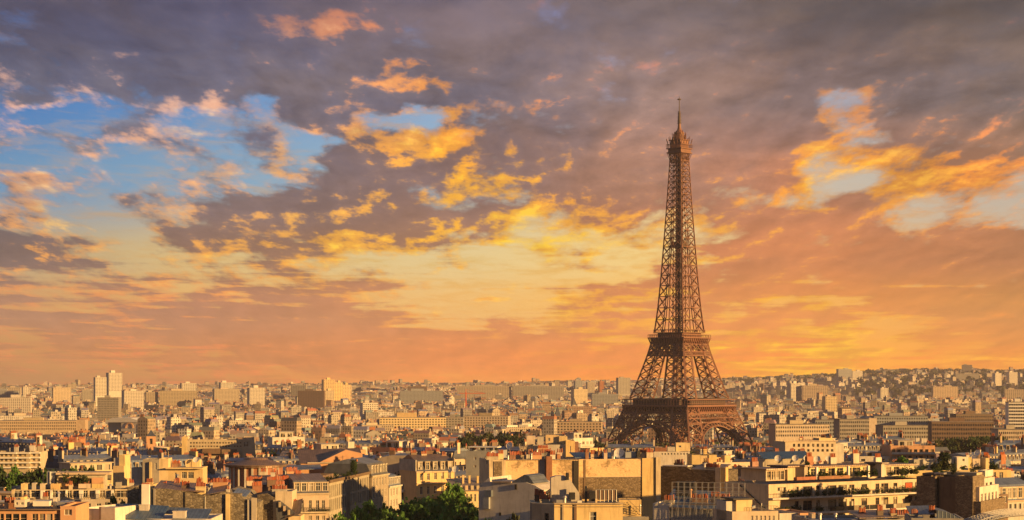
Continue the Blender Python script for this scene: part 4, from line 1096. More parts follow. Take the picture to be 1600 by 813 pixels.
s.chimney(840, 854, 778, 7, 7, 'brown', drop=2); s.chimney(846, 860, 783, 4, 6, 'limestone', drop=1.6)
s = Site('workshop', 'low dark roofed workshop with clay pots left of the cream building', 'building', 828, 860, 781, 352, 9, -30)
s.mass(828, 860, 786, 0, 9, 'concrete', [], roof='gravel', parapet=.3); s.sheet((826, 781), (852, 764), 2, 8, 1.0, 'slate'); s.chimney(832, 846, 778, 1, 7, 'brick', drop=1.5); s.chimney(848, 858, 779, 2, 5, 'pot', drop=1.5)
roof_clutter(s, 830, 856, 783, 2, 8, 4)
# tall stained party wall, shade below the band laid in as darker stone
s = Site('apartment_building', 'tall stained stone party wall with painted lower shade and bright right edge, below the tower', 'apartment building', 905, 1031, 716, 478, 16, 10)
s.mass(905, 1003, 717.5, 0, 16, 'patched', [], parapet=.2, roof='zinc', pybot=746); s.mass(905, 1003, 746.05, .02, 16, 'rubble_tan_and_shade', [], parapet=0); s.mass(1003, 1031, 716, -.25, 15.8, 'yellow', [], parapet=.2); s.box(1024, 1031.3, 714.6, 830, -.7, -.253, 'cream', 'pilaster')
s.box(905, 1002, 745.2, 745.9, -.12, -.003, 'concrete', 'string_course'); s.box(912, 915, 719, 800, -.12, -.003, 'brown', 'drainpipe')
s.dish(972, 709, 3, 1.3, -.5); s.chimney(962, 965, 703, 4, 0, 'white', drop=2.6); s.chimney(930, 940, 711, 5, 5, 'cream'); s.sheet((905, 716), (975, 716), 5, 12, 1.0, 'zinc_blue'); s.box(986, 1005, 708, 717, 6, 9, 'bluegrey', 'rooftop_hut'); s.chimney(1010, 1020, 709, 6, 5, 'cream'); s.aerial(955, 699, 6); s.box(1003, 1008, 706, 716, 5, 7, 'dark', 'rooftop_hut')
roof_clutter(s, 908, 1025, 716, 3, 14, 12)
s = Site('service_hut', 'small yard annexe with an outside metal stair at the foot of the stained wall', 'annexe', 968, 1014, 790, 420, 8, 0)
s.mass(968, 1003, 782, 2, 8, 'yellow', [], parapet=.1); s.mass(968, 1014, 808, 0, 1.9, 'concrete', [], parapet=.3); sm = MB()
for k in range(9): sm.box(s.u(979) + k * .33, s.u(979) + .33 + k * .33, .6, 1.7, s.z(979, 786) - k * .32 - .1, s.z(979, 786) - k * .32)
sm.beam((s.u(979), .6, s.z(979, 786) + 1), (s.u(979) + 3, .6, s.z(979, 786) - 1.9), .07); sm.build('stair', 'metal', s.root); s.rail(990, 1004, 800, .2, 1.1); s.vent(1001, 789, .8, 2, .12)
# dark wall with pilasters, roofs and the scaffolded house
s = Site('apartment_building', 'building with dark stone party wall and two pale pilasters, right of the stained wall', 'apartment building', 1031, 1135, 731, 502, 14, -30)
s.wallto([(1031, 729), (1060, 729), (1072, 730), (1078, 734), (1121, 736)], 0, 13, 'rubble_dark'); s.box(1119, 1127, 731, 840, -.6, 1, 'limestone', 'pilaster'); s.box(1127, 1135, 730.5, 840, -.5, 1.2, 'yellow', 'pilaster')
s.box(1034, 1074, 727.6, 729, .2, 3, 'whitepaint', 'coping'); s.chimney(1097, 1118, 731, 2, 12, 'concrete', drop=1.2); s.chimney(1040, 1054, 725, 5, 6, 'brown'); s.sheet((1076, 733), (1120, 735), 1, 9, 1.2, 'zinc_warm')
roof_clutter(s, 1034, 1112, 731, 2, 11, 8)
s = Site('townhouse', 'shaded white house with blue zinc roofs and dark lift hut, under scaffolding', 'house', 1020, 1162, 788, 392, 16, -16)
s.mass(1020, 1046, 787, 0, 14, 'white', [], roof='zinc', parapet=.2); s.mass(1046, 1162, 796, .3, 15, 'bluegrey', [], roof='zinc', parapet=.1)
s.sheet((1046, 793), (1160, 800), 1, 7, 1.3, 'zinc_blue'); s.sheet((1030, 781), (1112, 786), 8, 15, 1.4, 'zinc_blue'); s.mass(1041, 1070, 757, 9.5, 12.5, 'metal', [], name='lift_hut', pybot=786, parapet=.1, roof='lightmetal')
s.chimney(1032, 1048, 783, 3, 8, 'limestone', drop=1.2); s.chimney(1074, 1098, 782, 5, 12, 'brick', drop=1.2); s.chimney(1102, 1118, 779, 6, 8, 'cream', drop=1.2); s.vent(1069, 767, 7, 2.6, .22, 'salmon'); s.chimney(1120, 1132, 781, 6, 5, 'brown', drop=1)
roof_clutter(s, 1036, 1160, 790, 4, 13, 9)
s.box(1046, 1082, 793.2, 795.2, -.4, -.003, 'cream', 'gutter'); s.box(1096, 1130, 795, 796.5, -.6, -.2, 'cream', 'gutter')
sc = thing('scaffold', 'galvanised scaffold lattice standing over the shaded white house', 'scaffold', tuple(s.root.location), s.root.rotation_euler.z)
for (za, h) in ((-6, 6.2), (.3, 2.2), (2.6, 2.0)):
    m = MB(); z0 = s.H + za
    for k in range(13):
        x = s.u(1052) + k * (s.u(1165) - s.u(1052)) / 12
        for y in (-1.4, -.5): m.beam((x, y, z0), (x, y, z0 + h), .07)
        if k < 12 and za < 1: m.beam((x, -1.4, z0), (x + 1.1, -1.4, z0 + h), .05)
    for y in (-1.4, -.5):
        for q in (.1, .5, .98): m.beam((s.u(1052), y, z0 + h * q), (s.u(1165), y, z0 + h * q), .06)
    o = m.build('scaffold_bay', 'lightmetal', None); o.parent = sc
dk = MB(); dk.box(s.u(1052), s.u(1165), -1.35, -.55, s.H + .2, s.H + .28); dk.build('deck_board', 'brown', sc)
s = Site('apartment_building', 'white and cream block with small windows between the scaffold and the planted terraces', 'apartment building', 1144, 1272, 797, 372, 14, 16)
s.mass(1144, 1216, 799, 0, 10, 'cream', s.row(1172, 1212, 806, 818, 6, .5), parapet=.3); s.mass(1144, 1159, 785, 3, 8, 'white', []); s.mass(1158, 1183, 782, 2.4, 8, 'yellow', [], roof='dark'); s.box(1152, 1185, 780, 782, 2, 8.5, 'metal', 'roof_slab')
s.mass(1218, 1246, 802, 0, 10, 'white', [], parapet=.3); s.mass(1246, 1270, 801, -1.2, 10, 'salmon', [s.win(1252, 1266, 808, 822)], parapet=.3)
s.box(1193, 1194, 787, 800, 1, 1.2, 'lightmetal', 'flue'); s.rail(1186, 1214, 799, .4, 1.0)
# long planted terrace building
s = Site('apartment_building', 'long sunlit terrace block with planted balconies and a glazed roof storey', 'apartment building', 1201, 1446, 752.6, 420, 15, 33)
wl = [(1215, 1228), (1242, 1248), (1255, 1269), (1275, 1281), (1294, 1307), (1310, 1323), (1327, 1335), (1346, 1355), (1368, 1374), (1377, 1388), (1396, 1402), (1414, 1426), (1430, 1440)]
fz = lambda a: -(a - 1201) * .04
op1 = [s.win(a, b, 763 + fz(a), 778 + fz(a)) for a, b in wl]
zt = s.H
op1 = [(a, b, zt - 3.45, zt - 1.35) for a, b, _, _ in op1]
op2 = [(a, b, zt - 6.6, zt - 4.5) for a, b, _, _ in op1 if a > 7]
op3 = [(1.5 + 3.1 * k, 3.6 + 3.1 * k, zt - 10.0, zt - 7.7) for k in range(13)]
s.mass(1201, 1446, 752.6, 0, 15, 'cream', op1 + op2 + op3, wk=dict(frame='brown')); s.H = zt
W = s.W; m = MB(); m.box(-.2, W + .2, -1.6, -.003, zt - 3.9, zt - 3.55); m.build('balcony', 'white', s.root); m = MB(); m.box(-.2, W + .2, -2.0, -.003, zt - 7.3, zt - 6.9); m.build('balcony', 'white', s.root)
for zb, d in ((zt - 3.55, -1.5), (zt - 6.9, -1.9)):
    m = MB()
    for k in range(int(W / .45)): m.beam((k * .45, d, zb), (k * .45, d, zb + 1), .045)
    m.beam((0, d, zb + 1), (W, d, zb + 1), .07); m.build('railing', 'metal', s.root)
m = MB(); m.box(16, W - .5, -1.96, -1.9, zt - 6.85, zt - 5.95); m.build('glass_panel', 'glass', s.root)
gsh = 'shrubs on the long planted terraces'
def shrub_w(x, y, z, h, w, lab, grp):
    p = s.root.matrix_basis @ Vector((x, y, z)); plant('terrace_shrub', lab, 'shrub', p.x, p.y, p.z, h, w, CR_S[rnd.randrange(2)], grp, trunk=False)
for k in range(46): shrub_w(rnd.uniform(5, W - 1), rnd.uniform(-1.3, -.5), zt - 3.55, rnd.uniform(.8, 1.9), rnd.uniform(.9, 1.7), 'balcony shrub along the long sunlit terrace block', gsh)
for k in range(14): shrub_w(rnd.uniform(1, 14), rnd.uniform(-1.7, -.5), zt - 6.9, rnd.uniform(.9, 2.0), rnd.uniform(1.0, 1.9), 'balcony shrub along the long sunlit terrace block', gsh)
def pent(x0, x1, y0, y1, h, mat, ops, name='penthouse'):
    m = MB(); facade(m, (x0, y0, zt), (1, 0, 0), x1 - x0, h, ops); facade(m, (x1, y0, zt), (0, 1, 0), y1 - y0, h, []); facade(m, (x1, y1, zt), (-1, 0, 0), x1 - x0, h, []); facade(m, (x0, y1, zt), (0, -1, 0), y1 - y0, h, [])
    o = m.build(name, mat, s.root); o['base'] = 0
    for a, b, za, zb in ops: add_window(s.root, x0 + a, y0 + .15, zt + za, b - a, zb - za, frame='cream')
    r = MB(); r.box(x0 - .6, x1 + .6, y0 - .8, y1 + .4, zt + h + .003, zt + h + .28); r.build('roof_slab', 'zinc_warm', s.root)
pent(.6, 6, 1.6, 10, 2.4, 'cream', [(.4 + 1.25 * k, 1.45 + 1.25 * k, .2, 2.1) for k in range(4)]); pent(6.4, 8.6, 1.2, 7, 2.9, 'yellow', []); pent(11.6, 12.6, 1.6, 6, 2.9, 'cream', [])
pent(15, 34, 4.2, 12, 2.5, 'yellow', [(.8 + 2.6 * k, 2.6 + 2.6 * k, .2, 2.2) for k in range(7)]); pent(34.4, 35.4, 1.4, 6, 3.0, 'white', []); pent(37, W - .3, 3.2, 11, 2.4, 'cream', [(.6 + 2.4 * k, 2.2 + 2.4 * k, .2, 2.1) for k in range(2)])
for x in (14.6, 24, 30): m = MB(); m.box(x, x + .5, 1.0, 1.5, zt, zt + 2.7); m.build('post', 'whitepaint', s.root)
for x0, x1 in ((8.5, 14), (15, 24)): m = MB(); m.box(x0, x1, .5, 1.1, zt + .003, zt + .7); m.build('planter_box', 'brick', s.root)
for k in range(34): shrub_w(rnd.uniform(9, W - 1), rnd.uniform(.8, 3), zt + .3, rnd.uniform(.9, 2.2), rnd.uniform(1.0, 2.0), 'roof terrace shrub above the long sunlit terrace block', 'shrubs on the long roof terrace')
p = s.root.matrix_basis @ Vector((13.3, 2.5, zt)); plant('cypress', 'dark slim cypress on the roof terrace of the long sunlit block', 'tree', p.x, p.y, p.z, 5.0, 1.5, CR_C, trunk=False)
for x, y, h in ((3, 9, 3.6), (19, 9, 4.4), (27, 10, 4), (33, 9, 4.8), (39, 8, 3.8)):
    m = MB(); m.box(x, x + 1.8, y, y + .8, zt + 2.8, zt + h + .3); c = m.build('chimney', rnd.choice(['white', 'cream', 'brick']), s.root)
    for k in range(4): q = bpy.data.objects.new('chimney_pot', pot_mesh()); COL.objects.link(q); q.parent = c; q.location = (x + .25 + k * .43, y + .4, zt + h + .302)
m = MB(); m.box(W - 6.2, W - 4.2, .02, .1, zt - 3.3, zt - 1.5); m.build('awning', 'red', s.root)
# diagonal handrail on the shaded side wall
m = MB(); m.beam((-.12, 9.5, zt - 1.2), (-.12, 1, zt - 6), .22); m.build('drainpipe', 'metal', s.root)
# slab with two stone pylons
s = Site('apartment_building', 'dark brown block with two stone pylons and a recess, its right side sunlit white', 'apartment building', 1432, 1520, 745, 408, 18, -30)
s.mass(1432, 1461, 744.6, 0, 16, 'rubble_tan_and_shade', [], roof='gravel'); s.mass(1461, 1493, 745.5, 1.6, 16, 'brown', [], roof='gravel'); s.mass(1493, 1520, 744, 0, 8, 'rubble_tan_and_shade', [], roof='gravel')
s.mass(1423, 1432, 782, .2, 12, 'rubble_tan_and_shade', []); s.box(1461.5, 1464, 746, 840, 1.2, 1.598, 'dark', 'drainpipe'); s.box(1434, 1462, 740.5, 744, 3, 8, 'brown', 'rooftop_hut'); s.box(1462, 1515, 740, 744.5, 5, 9, 'cream', 'rooftop_hut'); s.box(1455, 1470, 739.5, 742, 2, 4, 'lightmetal', 'air_unit')
H = s.H
s.mass(1520, 1532, 784, .3, 18, 'rubble_tan_and_shade', [], roof='gravel', right=[(3 + 3.2 * k, 4.6 + 3.2 * k, H - 9.2 - 3.0 * f, H - 7.3 - 3.0 * f) for k in range(5) for f in range(2)])
m = MB(); u = s.u(1520); facade(m, (u + .003, 8.2, H - 6.4), (0, 1, 0), 7.6, 6.0, [(1, 2.4, 3.2, 5), (4, 5.6, 3.2, 5), (1, 2.4, .4, 2.2), (4, 5.6, .4, 2.2)], back=1); m.build('side_wall', ['white', 'glass'], s.root)
s.mass(1520, 1526, 762, 2, 16, 'white', [], right=[(1 + 2.6 * k, 2.4 + 2.6 * k, H - 5.2, H - 3.4) for k in range(5)], parapet=.9); s.mass(1508, 1519.5, 738, 9, 15, 'white', [], name='penthouse', pybot=748)
for k in range(10): shrub_on(s, rnd.uniform(1440, 1512), 744.8, rnd.uniform(2, 12), rnd.uniform(1, 2.4), rnd.uniform(1.2, 2.2), 'roof shrub on top of the dark block with stone pylons', 'shrubs on the pylon block')
# terrace row behind the pylon block
s = Site('apartment_building', 'white panelled penthouse row with rooftop plants behind the dark pylon block', 'apartment building', 1402, 1580, 722, 500, 16, 10)
s.mass(1402, 1580, 735, 0, 16, 'yellow', s.row(1470, 1570, 738, 748, 9, .5)); 
for a, b, t_, mt in ((1429, 1437, 718, 'cream'), (1437, 1446, 719, 'concrete'), (1446, 1452, 718, 'white'), (1452, 1470, 719, 'white'), (1482, 1486, 717, 'white'), (1494, 1503, 718, 'bluegrey'), (1505, 1523, 715, 'white'), (1524, 1530, 716, 'yellow'), (1531, 1543, 718, 'cream'), (1552, 1558, 717, 'yellow')):
    s.mass(a, b, t_, rnd.uniform(3, 5), rnd.uniform(7, 10), mt, [s.win(1513, 1517, 718, 722)] if a == 1505 else [], name='penthouse', pybot=737)
for k in range(22): shrub_on(s, rnd.uniform(1405, 1575), 735, rnd.uniform(1, 3), rnd.uniform(1.2, 3.4), rnd.uniform(1.4, 2.6), 'rooftop plant among the white penthouse row', 'plants of the white penthouse row')
p = at(1476, 735, 505); plant('tree', 'small spreading tree growing on the white penthouse row', 'tree', p.x, p.y, p.z - .3, 5.2, 4.2, CR_B[0]); p = at(1410, 742, 492); plant('tree', 'leafy green rooftop tree left of the white penthouse row', 'tree', p.x, p.y, p.z - 3, 8.5, 6.5, CR_A[2])
s.dish(1537, 716, 6, .7); s.dish(1547, 710, 8, .8)
roof_clutter(s, 1404, 1575, 735, 5, 14, 10)
# roofs with dormers at the right edge
s = Site('apartment_building', 'grey roofed building with sunlit dormers at the right edge', 'apartment building', 1549, 1625, 781, 432, 14, 30)
s.mass(1549, 1625, 782, 0, 14, 'white', s.row(1575, 1620, 788, 797, 6, .5, -3), parapet=0); s.mansard(1549, 1625, 782, 0, 14, 3.4, 'zinc', 'zinc', dormers=9, dmat='cream', run=2.6)
s.mass(1550, 1567, 772, -1.6, 2, 'brown', [s.win(1551.5, 1557, 775, 785), s.win(1559, 1565.5, 775, 785)], roof='zinc', parapet=.1); s.chimney(1572, 1580, 757, 6, 5, 'limestone'); s.chimney(1590, 1597, 754, 7, 5, 'cream'); s.box(1556, 1594, 748, 756, 9, 12, 'cream', 'parapet')
for k in range(9): shrub_on(s, 1556 + k * 4.5, 757, 8, 1.4, 2.0, 'hedge shrub above the sunlit dormers at the right edge', 'shrubs over the right dormers')
# white lattice canopy and curved roof, lower right corner
s = Site('lattice_canopy', 'white latticed glass canopy curving across the lower right corner', 'canopy', 1512, 1632, 812, 300, 9, 0)
for k in range(4):
    m = MB(); d = 1 + k * 2.2; pr = None
    for i in range(25):
        t = i / 24; x = s.u(1512) + (s.W) * t; zc = s.H - 2.0 + 2.6 * math.sin(math.pi * (.05 + .6 * t)); a, b = (x, d, zc), (x, d, zc + .55)
        if pr: m.beam(pr[0], a, .1); m.beam(pr[1], b, .1); m.beam(pr[0], b, .06); m.beam(pr[1], a, .06)
        pr = (a, b)
    m.build('truss', 'whitepaint', s.root)
m = MB()
for i in range(24):
    f = lambda t: (s.u(1512) + s.W * t, s.H - 2.05 + 2.6 * math.sin(math.pi * (.05 + .6 * t)))
    (xa, za), (xb, zb) = f(i / 24), f((i + 1) / 24); m.face([(xa, .8, za), (xb, .8, zb), (xb, 8, zb), (xa, 8, za)]); m.face([(xa, 8, za - .08), (xb, 8, zb - .08), (xb, .8, zb - .08), (xa, .8, za - .08)])
m.build('glass_roof', 'metal', s.root); m = MB(); m.box(s.u(1510), s.u(1620), 1, 8, 0, s.H - 2.4); m.build('wall', 'concrete', s.root)
s = Site('townhouse', 'house with a curved blue zinc roof and shaded chimneys below the pylon block', 'house', 1424, 1506, 806, 330, 12, -6)
s.mass(1424, 1506, 810, 0, 12, 'concrete', [], roof='zinc'); m = MB()
for i in range(10):
    f = lambda t: (s.u(1464) + (s.u(1503) - s.u(1464)) * t, s.z(1480, 812) + 1.5 * math.cos(math.pi * .5 * t)); (xa, za), (xb, zb) = f(i / 10), f((i + 1) / 10); m.face([(xa, .5, za), (xb, .5, zb), (xb, 9, zb), (xa, 9, za)])
    m.face([(xa, .5, za - 2), (xb, .5, zb - 2), (xb, .5, zb), (xa, .5, za)])
m.build('vault_roof', 'zinc_blue', s.root); s.chimney(1443, 1453, 805, .5, 0, 'concrete', drop=2); s.chimney(1426, 1436, 806, 2, 5, 'concrete'); s.chimney(1455, 1464, 801, 3, 4, 'brown'); s.sheet((1424, 805), (1462, 804), 2, 10, .9, 'zinc')
s = Site('apartment_building', 'low grey roofed building at the foot of the long planted terraces', 'apartment building', 1268, 1428, 806, 345, 12, 6)
s.mass(1268, 1428, 812, 0, 12, 'concrete', [], roof='zinc'); s.sheet((1345, 810), (1424, 808), 1, 9, .8, 'zinc_warm'); s.chimney(1379, 1388, 800, 3, 4, 'brown'); s.vent(1400, 799, 4, 2)
roof_clutter(s, 1272, 1424, 811, 2, 10, 9)

# ------------------------------------------------------------------ middle distance, single buildings
s = Site('apartment_building', 'curved block with white balcony bands at the left edge above the tree row', 'apartment building', -14, 62, 706, 800, 16, 0, pybot=731)
for k, (a, b, y) in enumerate(((-14, 28, -1.5), (28, 48, -.6), (48, 62, 1.2))):
    s.mass(a, b, 706.5, y, 15, 'cream', [s.win(a + 2 + q * 7, a + 6 + q * 7, 708.5 + f * 7.5, 713.5 + f * 7.5) for q in range(int((b - a) / 7)) for f in range(3)], wk=dict(frame='cream'))
    for f in range(4): s.box(a, b, 714 + f * 7.5 - 7, 716.3 + f * 7.5 - 7.4, y - 1.5, y - .003, 'whitepaint', 'balcony')
roof_clutter(s, 0, 55, 706, 4, 12, 9)
s = Site('apartment_building', 'bright yellow penthouse with a low terrace wing and grey stair tower', 'apartment building', 222, 317, 732, 565, 14, 2, pybot=752)
s.mass(222, 248, 718, 1, 10, 'concrete', [s.win(241, 244, 724, 734)]); s.mass(233, 236, 722, .2, .98, 'yellow', [], parapet=0); s.mass(248, 262, 717, 1, 9, 'yellow', []); s.mass(262, 316, 733, 1, 12, 'yellow', [s.win(272, 275, 739, 748), s.win(283, 291, 738, 748), s.win(293, 302, 738, 748), s.win(255, 262, 740, 749)], wk=dict(bars=2)); s.box(259, 316.5, 731.3, 733, -.5, 12, 'yellow', 'roof_slab')
s.mass(286, 308, 720, 6, 10, 'yellow', []); s.dish(303, 720, 5, .9, -.2); s.mass(202, 220, 732, 3, 9, 'white', []); s.aerial(294, 712, 4, 5); s.chimney(264, 276, 726, 6, 7, 'brick')
s = Site('stair_block', 'tall narrow lit chimney tower of white and yellow render left of the penthouse', 'building', 177, 196, 712, 590, 6, -8, pybot=745)
s.mass(177, 186, 716, .5, 5, 'white', []); s.mass(186, 195, 711, 0, 5, 'yellow', []); s.mass(178, 195, 728, -.8, -.02, 'yellow', [], parapet=0)
s = Site('pavilion', 'low round pavilion with a wide shallow conical roof', 'pavilion', 346, 440, 727, 610, 20, 0, pybot=737)
m = MB(); x = s.u(393); m.lathe(x, 10, [(s.H - .9, 9.8), (s.H - .4, 9.8), (s.H + 1.4, 4), (s.H + 1.9, 3.6), (s.H + 2.0, .05)], 28); m.build('roof', 'zinc_warm', s.root); m = MB(); m.tube(x, 10, 0, s.H - .92, 8.6, n=28); m.build('wall', 'brick', s.root)
m = MB(); m.tube(x, 10, s.H - .4, s.H - .1, 10.3, n=28); m.build('roof_rim', 'brown', s.root)
for k in range(9): a = -2.6 + k * .26; m = MB(); m.box(x + 8.7 * math.cos(a) - .3, x + 8.7 * math.cos(a) + .3, 10 + 8.7 * math.sin(a) - .3, 10 + 8.7 * math.sin(a) + .3, 0, s.H - .95); m.build('pillar', 'white', s.root)
s = Site('hall', 'large hall with a broad tan pitched roof lit by the sun behind the finned block', 'hall', 470, 566, 722, 640, 24, 10, pybot=735)
s.mass(470, 566, 724, 0, 24, 'salmon', [], parapet=0); s.sheet((468, 724), (568, 721), -.5, 12, 4.0, 'tile' if False else 'zinc_warm'); s.prism([(500, 722), (540, 703), (566, 709), (566, 722)], -.6, 9, 'salmon', 'gable'); s.sheet((440, 733), (500, 731), -8, -1, 1.2, 'zinc'); s.box(480, 560, 722.5, 724, -.8, -.52, 'cream', 'gutter')
s = Site('office_building', 'long cream building with ribbon windows and taller lit end blocks', 'office building', 283, 398, 686, 1080, 16, 5, pybot=708)
s.mass(292, 379, 688, 0, 15, 'cream', [o for y in (691, 696.4) for o in s.row(296, 378, y, y + 2.4, 18, .6)] + s.row(296, 318, 702, 704, 4, .5), wk=dict(frame='brown')); s.mass(379, 397, 683.5, -1, 15, 'cream', [s.win(381, 388, 691, 698)]); s.mass(284, 292, 683, -.5, 12, 'yellow', [])
s.box(317, 345, 701, 709, -4, -.1, 'brown', 'annexe'); s.box(347, 370, 702, 709, -4, -.1, 'brown', 'annexe')
for a in range(296, 378, 12): s.box(a, a + 3, 684.5, 688.5, 4, 7, 'cream', 'chimney')
s = Site('apartment_building', 'long low sunlit cream building with a band of dark windows right of the tower', 'apartment building', 1227, 1320, 689, 880, 15, 14, pybot=707)
s.mass(1227, 1306, 690, 0, 15, 'cream', s.row(1237, 1304, 693.5, 698.5, 9, .48) + s.row(1237, 1304, 702, 706, 9, .5), wk=dict(frame='brown')); s.mass(1284, 1306, 685, 3, 10, 'yellow', [], name='penthouse', pybot=692); s.box(1224, 1308, 688.6, 690, -.8, .4, 'cream', 'cornice'); s.mass(1306, 1320, 694, 1, 12, 'white', [])
s = Site('apartment_building', 'wide slate blue zinc roof with white dish aerials right of the tower', 'apartment building', 1192, 1268, 716, 700, 16, 8, pybot=722)
s.mass(1192, 1268, 717, 0, 16, 'limestone', [], parapet=0); s.sheet((1192, 717), (1268, 715.5), -.4, 8, 2.2, 'zinc_blue')
for a in (1212, 1239, 1257, 1273, 1291): s.dish(a, 716 if a < 1270 else 717, -3, 1.2, -.4)
for a in (1200, 1222, 1246, 1262): s.chimney(a, a + 6, 706, 9, 5, rnd.choice(['brick', 'cream']))
s = Site('apartment_building', 'block crowned by three bright yellow panels, in front of the tower foot', 'apartment building', 1078, 1122, 712, 650, 14, 4, pybot=730)
s.mass(1081, 1095, 711, 0, 10, 'yellow', []); s.mass(1095.6, 1107, 712, .3, 10, 'yellow', []); s.mass(1107.6, 1120, 711, 0, 10, 'yellow', []); s.rail(1082, 1120, 711, 1, 1.4, step=1); s.box(1084, 1096, 704, 706, 2, 6, 'metal', 'pergola'); s.dish(1114, 705, 3, 1.1, -.4); s.chimney(1104, 1110, 703, 6, 4, 'yellow')
s = Site('apartment_building', 'low white block with red awnings and small windows just below the tower base', 'apartment building', 1022, 1078, 706, 780, 14, 0, pybot=712)
s.mass(1022, 1078, 706, 0, 14, 'white', s.row(1032, 1076, 708, 711, 9, .5)); s.box(1024, 1042, 700, 707, 2, 6, 'brick', 'penthouse'); s.box(1044, 1056, 699, 706, 3, 7, 'white', 'penthouse'); s.mass(1058, 1080, 693, 5, 11, 'yellow', [s.win(1062, 1066, 697, 700)], name='penthouse', pybot=706)
# offices across the river to the right
def office(label, px0, px1, py, Y, yaw, mat, rows, nb, endlit=None, cat='office building', wfill=.6, pitch=None, pybot=None, roof='gravel'):
    s = Site('office_building', label, cat, px0, px1, py, Y, 22, yaw, pybot=pybot or py + 18)
    k = pitch or 3.4; W = s.W; st = W / nb
    ops = [(st * (i + .5 - wfill / 2), st * (i + .5 + wfill / 2), s.H - 1.4 - k * f - 1.7, s.H - 1.4 - k * f) for i in range(nb) for f in range(rows)]
    w = MB(); facade(w, (0, 0, 0), (1, 0, 0), W, s.H, [o for o in ops if o[2] > 0], inset=.4, back=1); facade(w, (W, 0, 0), (0, 1, 0), 22, s.H, []); facade(w, (W, 22, 0), (-1, 0, 0), W, s.H, []); facade(w, (0, 22, 0), (0, -1, 0), 22, s.H, [])
    w.build('wall', [mat, 'farglass'], s.root); r = MB(); r.box(-.3, W + .3, -.3, 22.3, s.H + .003, s.H + .6); r.build('roof', roof, s.root)
    q = MB(); q.box(W * .3, W * .55, 6, 14, s.H + .603, s.H + 3.6); q.build('rooftop_hut', mat, s.root)
    if endlit: q = MB(); q.box(W + .02, W + endlit, .5, 21, 0, s.H + 1.2); q.build('end_block', 'cream', s.root)
    return s
office('wide brown office block with a grid of square windows at the right', 1456, 1553, 660, 1560, -4, 'brown', 5, 26, pybot=690)
office('dark blue grey office block left of the brown office grid', 1366, 1450, 651, 2050, 0, 'bluegrey', 4, 22)
office('low grey office block with long window bands below the dark blue grey block', 1380, 1454, 666, 1620, 6, 'concrete', 3, 20)
office('long brown roofed office row with a terrace, farther right', 1494, 1552, 648, 2000, 4, 'brown', 5, 18)
office('grey office block with a sunlit end wall right of the tower', 1312, 1358, 656, 1700, 4, 'concrete', 5, 14, endlit=7)
office('low building with lit window bands between the tower and the grey office', 1212, 1296, 664, 1640, 8, 'cream', 3, 24)
office('white office tower with dark ribbon windows at the right edge', 1576, 1612, 629, 1900, -6, 'whitepaint', 11, 10, wfill=.94, pitch=3.2, pybot=668)
office('dark grey block with stair tower left of the grey office', 1274, 1311, 657, 1760, 0, 'bluegrey', 5, 10)
office('pale glazed low building at the right edge below the white office tower', 1560, 1612, 672, 1480, 0, 'limestone', 2, 16, pybot=684)
office('long pale office slab with small windows and a bright end at the far left', 0, 119, 658, 2200, 3, 'cream', 3, 40, endlit=10)
office('grey gridded block standing below the pale twin towers at the left', 152, 185, 622, 2900, 0, 'concrete', 10, 14, wfill=.5, pybot=655)
# halls and churches
s = Site('exhibition_hall', 'white hall with a pale shallow roof and a painted arch on its sunlit front', 'hall', 169, 220, 660, 2350, 30, -18, pybot=674)
s.mass(169, 192, 660, 0, 30, 'bluegrey', [], parapet=0, pybot=690); s.mass(192, 219, 658, -4, 30, 'white', [], parapet=0, pybot=690); s.prism([(168, 660), (178, 653), (206, 653), (220, 657.5), (220, 660)], -5, 30, 'whitepaint', 'roof')
m = MB()
for k in range(9): a0, a1 = math.pi * k / 9, math.pi * (k + 1) / 9; xx, zz = s.u(205), s.z(205, 669); m.beam((xx + 5 * math.cos(a0), -4.1, zz + 6 * math.sin(a0)), (xx + 5 * math.cos(a1), -4.1, zz + 6 * math.sin(a1)), 1.6)
m.build('arch_mural', 'salmon', s.root)
def church(label, px, pytip, pybase, Y, mat, w=7):
    s = Site('church', label, 'church', px - w * F_PX / Y / 2, px + w * F_PX / Y / 2, pybase, Y, w, 10, pybot=pybase + 4)
    s.mass(s.px0, s.px1, pybase, 0, w, mat, [(w * .35, w * .65, s.H - 5, s.H - 1.5)], parapet=0, wk=dict(frame='brown')); m = MB(); z1 = s.z(px, pytip); c = s.W / 2
    B = [(0, 0), (s.W, 0), (s.W, w), (0, w)]
    for i in range(4): a, b = B[i], B[(i + 1) % 4]; m.face([(a[0], a[1], s.H), (b[0], b[1], s.H), (c, w / 2, z1)])
    m.build('spire', 'slate', s.root); m = MB(); m.box(-2, s.W + 2, w, w + 30, 0, s.H * .6); m.build('nave', mat, s.root)
    m = MB(); m.face([(-2.5, w + .01, s.H * .6), (s.W + 2.5, w + .01, s.H * .6), (c, w + .01, s.H * .82)]); m.face([(-2.5, w, s.H * .6), (c, w, s.H * .82), (c, w + 30, s.H * .82), (-2.5, w + 30, s.H * .6)]); m.face([(s.W + 2.5, w, s.H * .6), (s.W + 2.5, w + 30, s.H * .6), (c, w + 30, s.H * .82), (c, w, s.H * .82)]); m.build('roof', 'slate', s.root)
church('narrow stone bell tower with a short spire rising among the left roofs', 236, 672, 682, 1250, 'salmon', 6)
church('brown pointed church spire left of the tower, far across the city', 872, 634, 650, 2700, 'brown', 8)
church('pale pointed church spire among distant roofs left of the brown spire', 898, 622, 634, 3300, 'cream', 9)
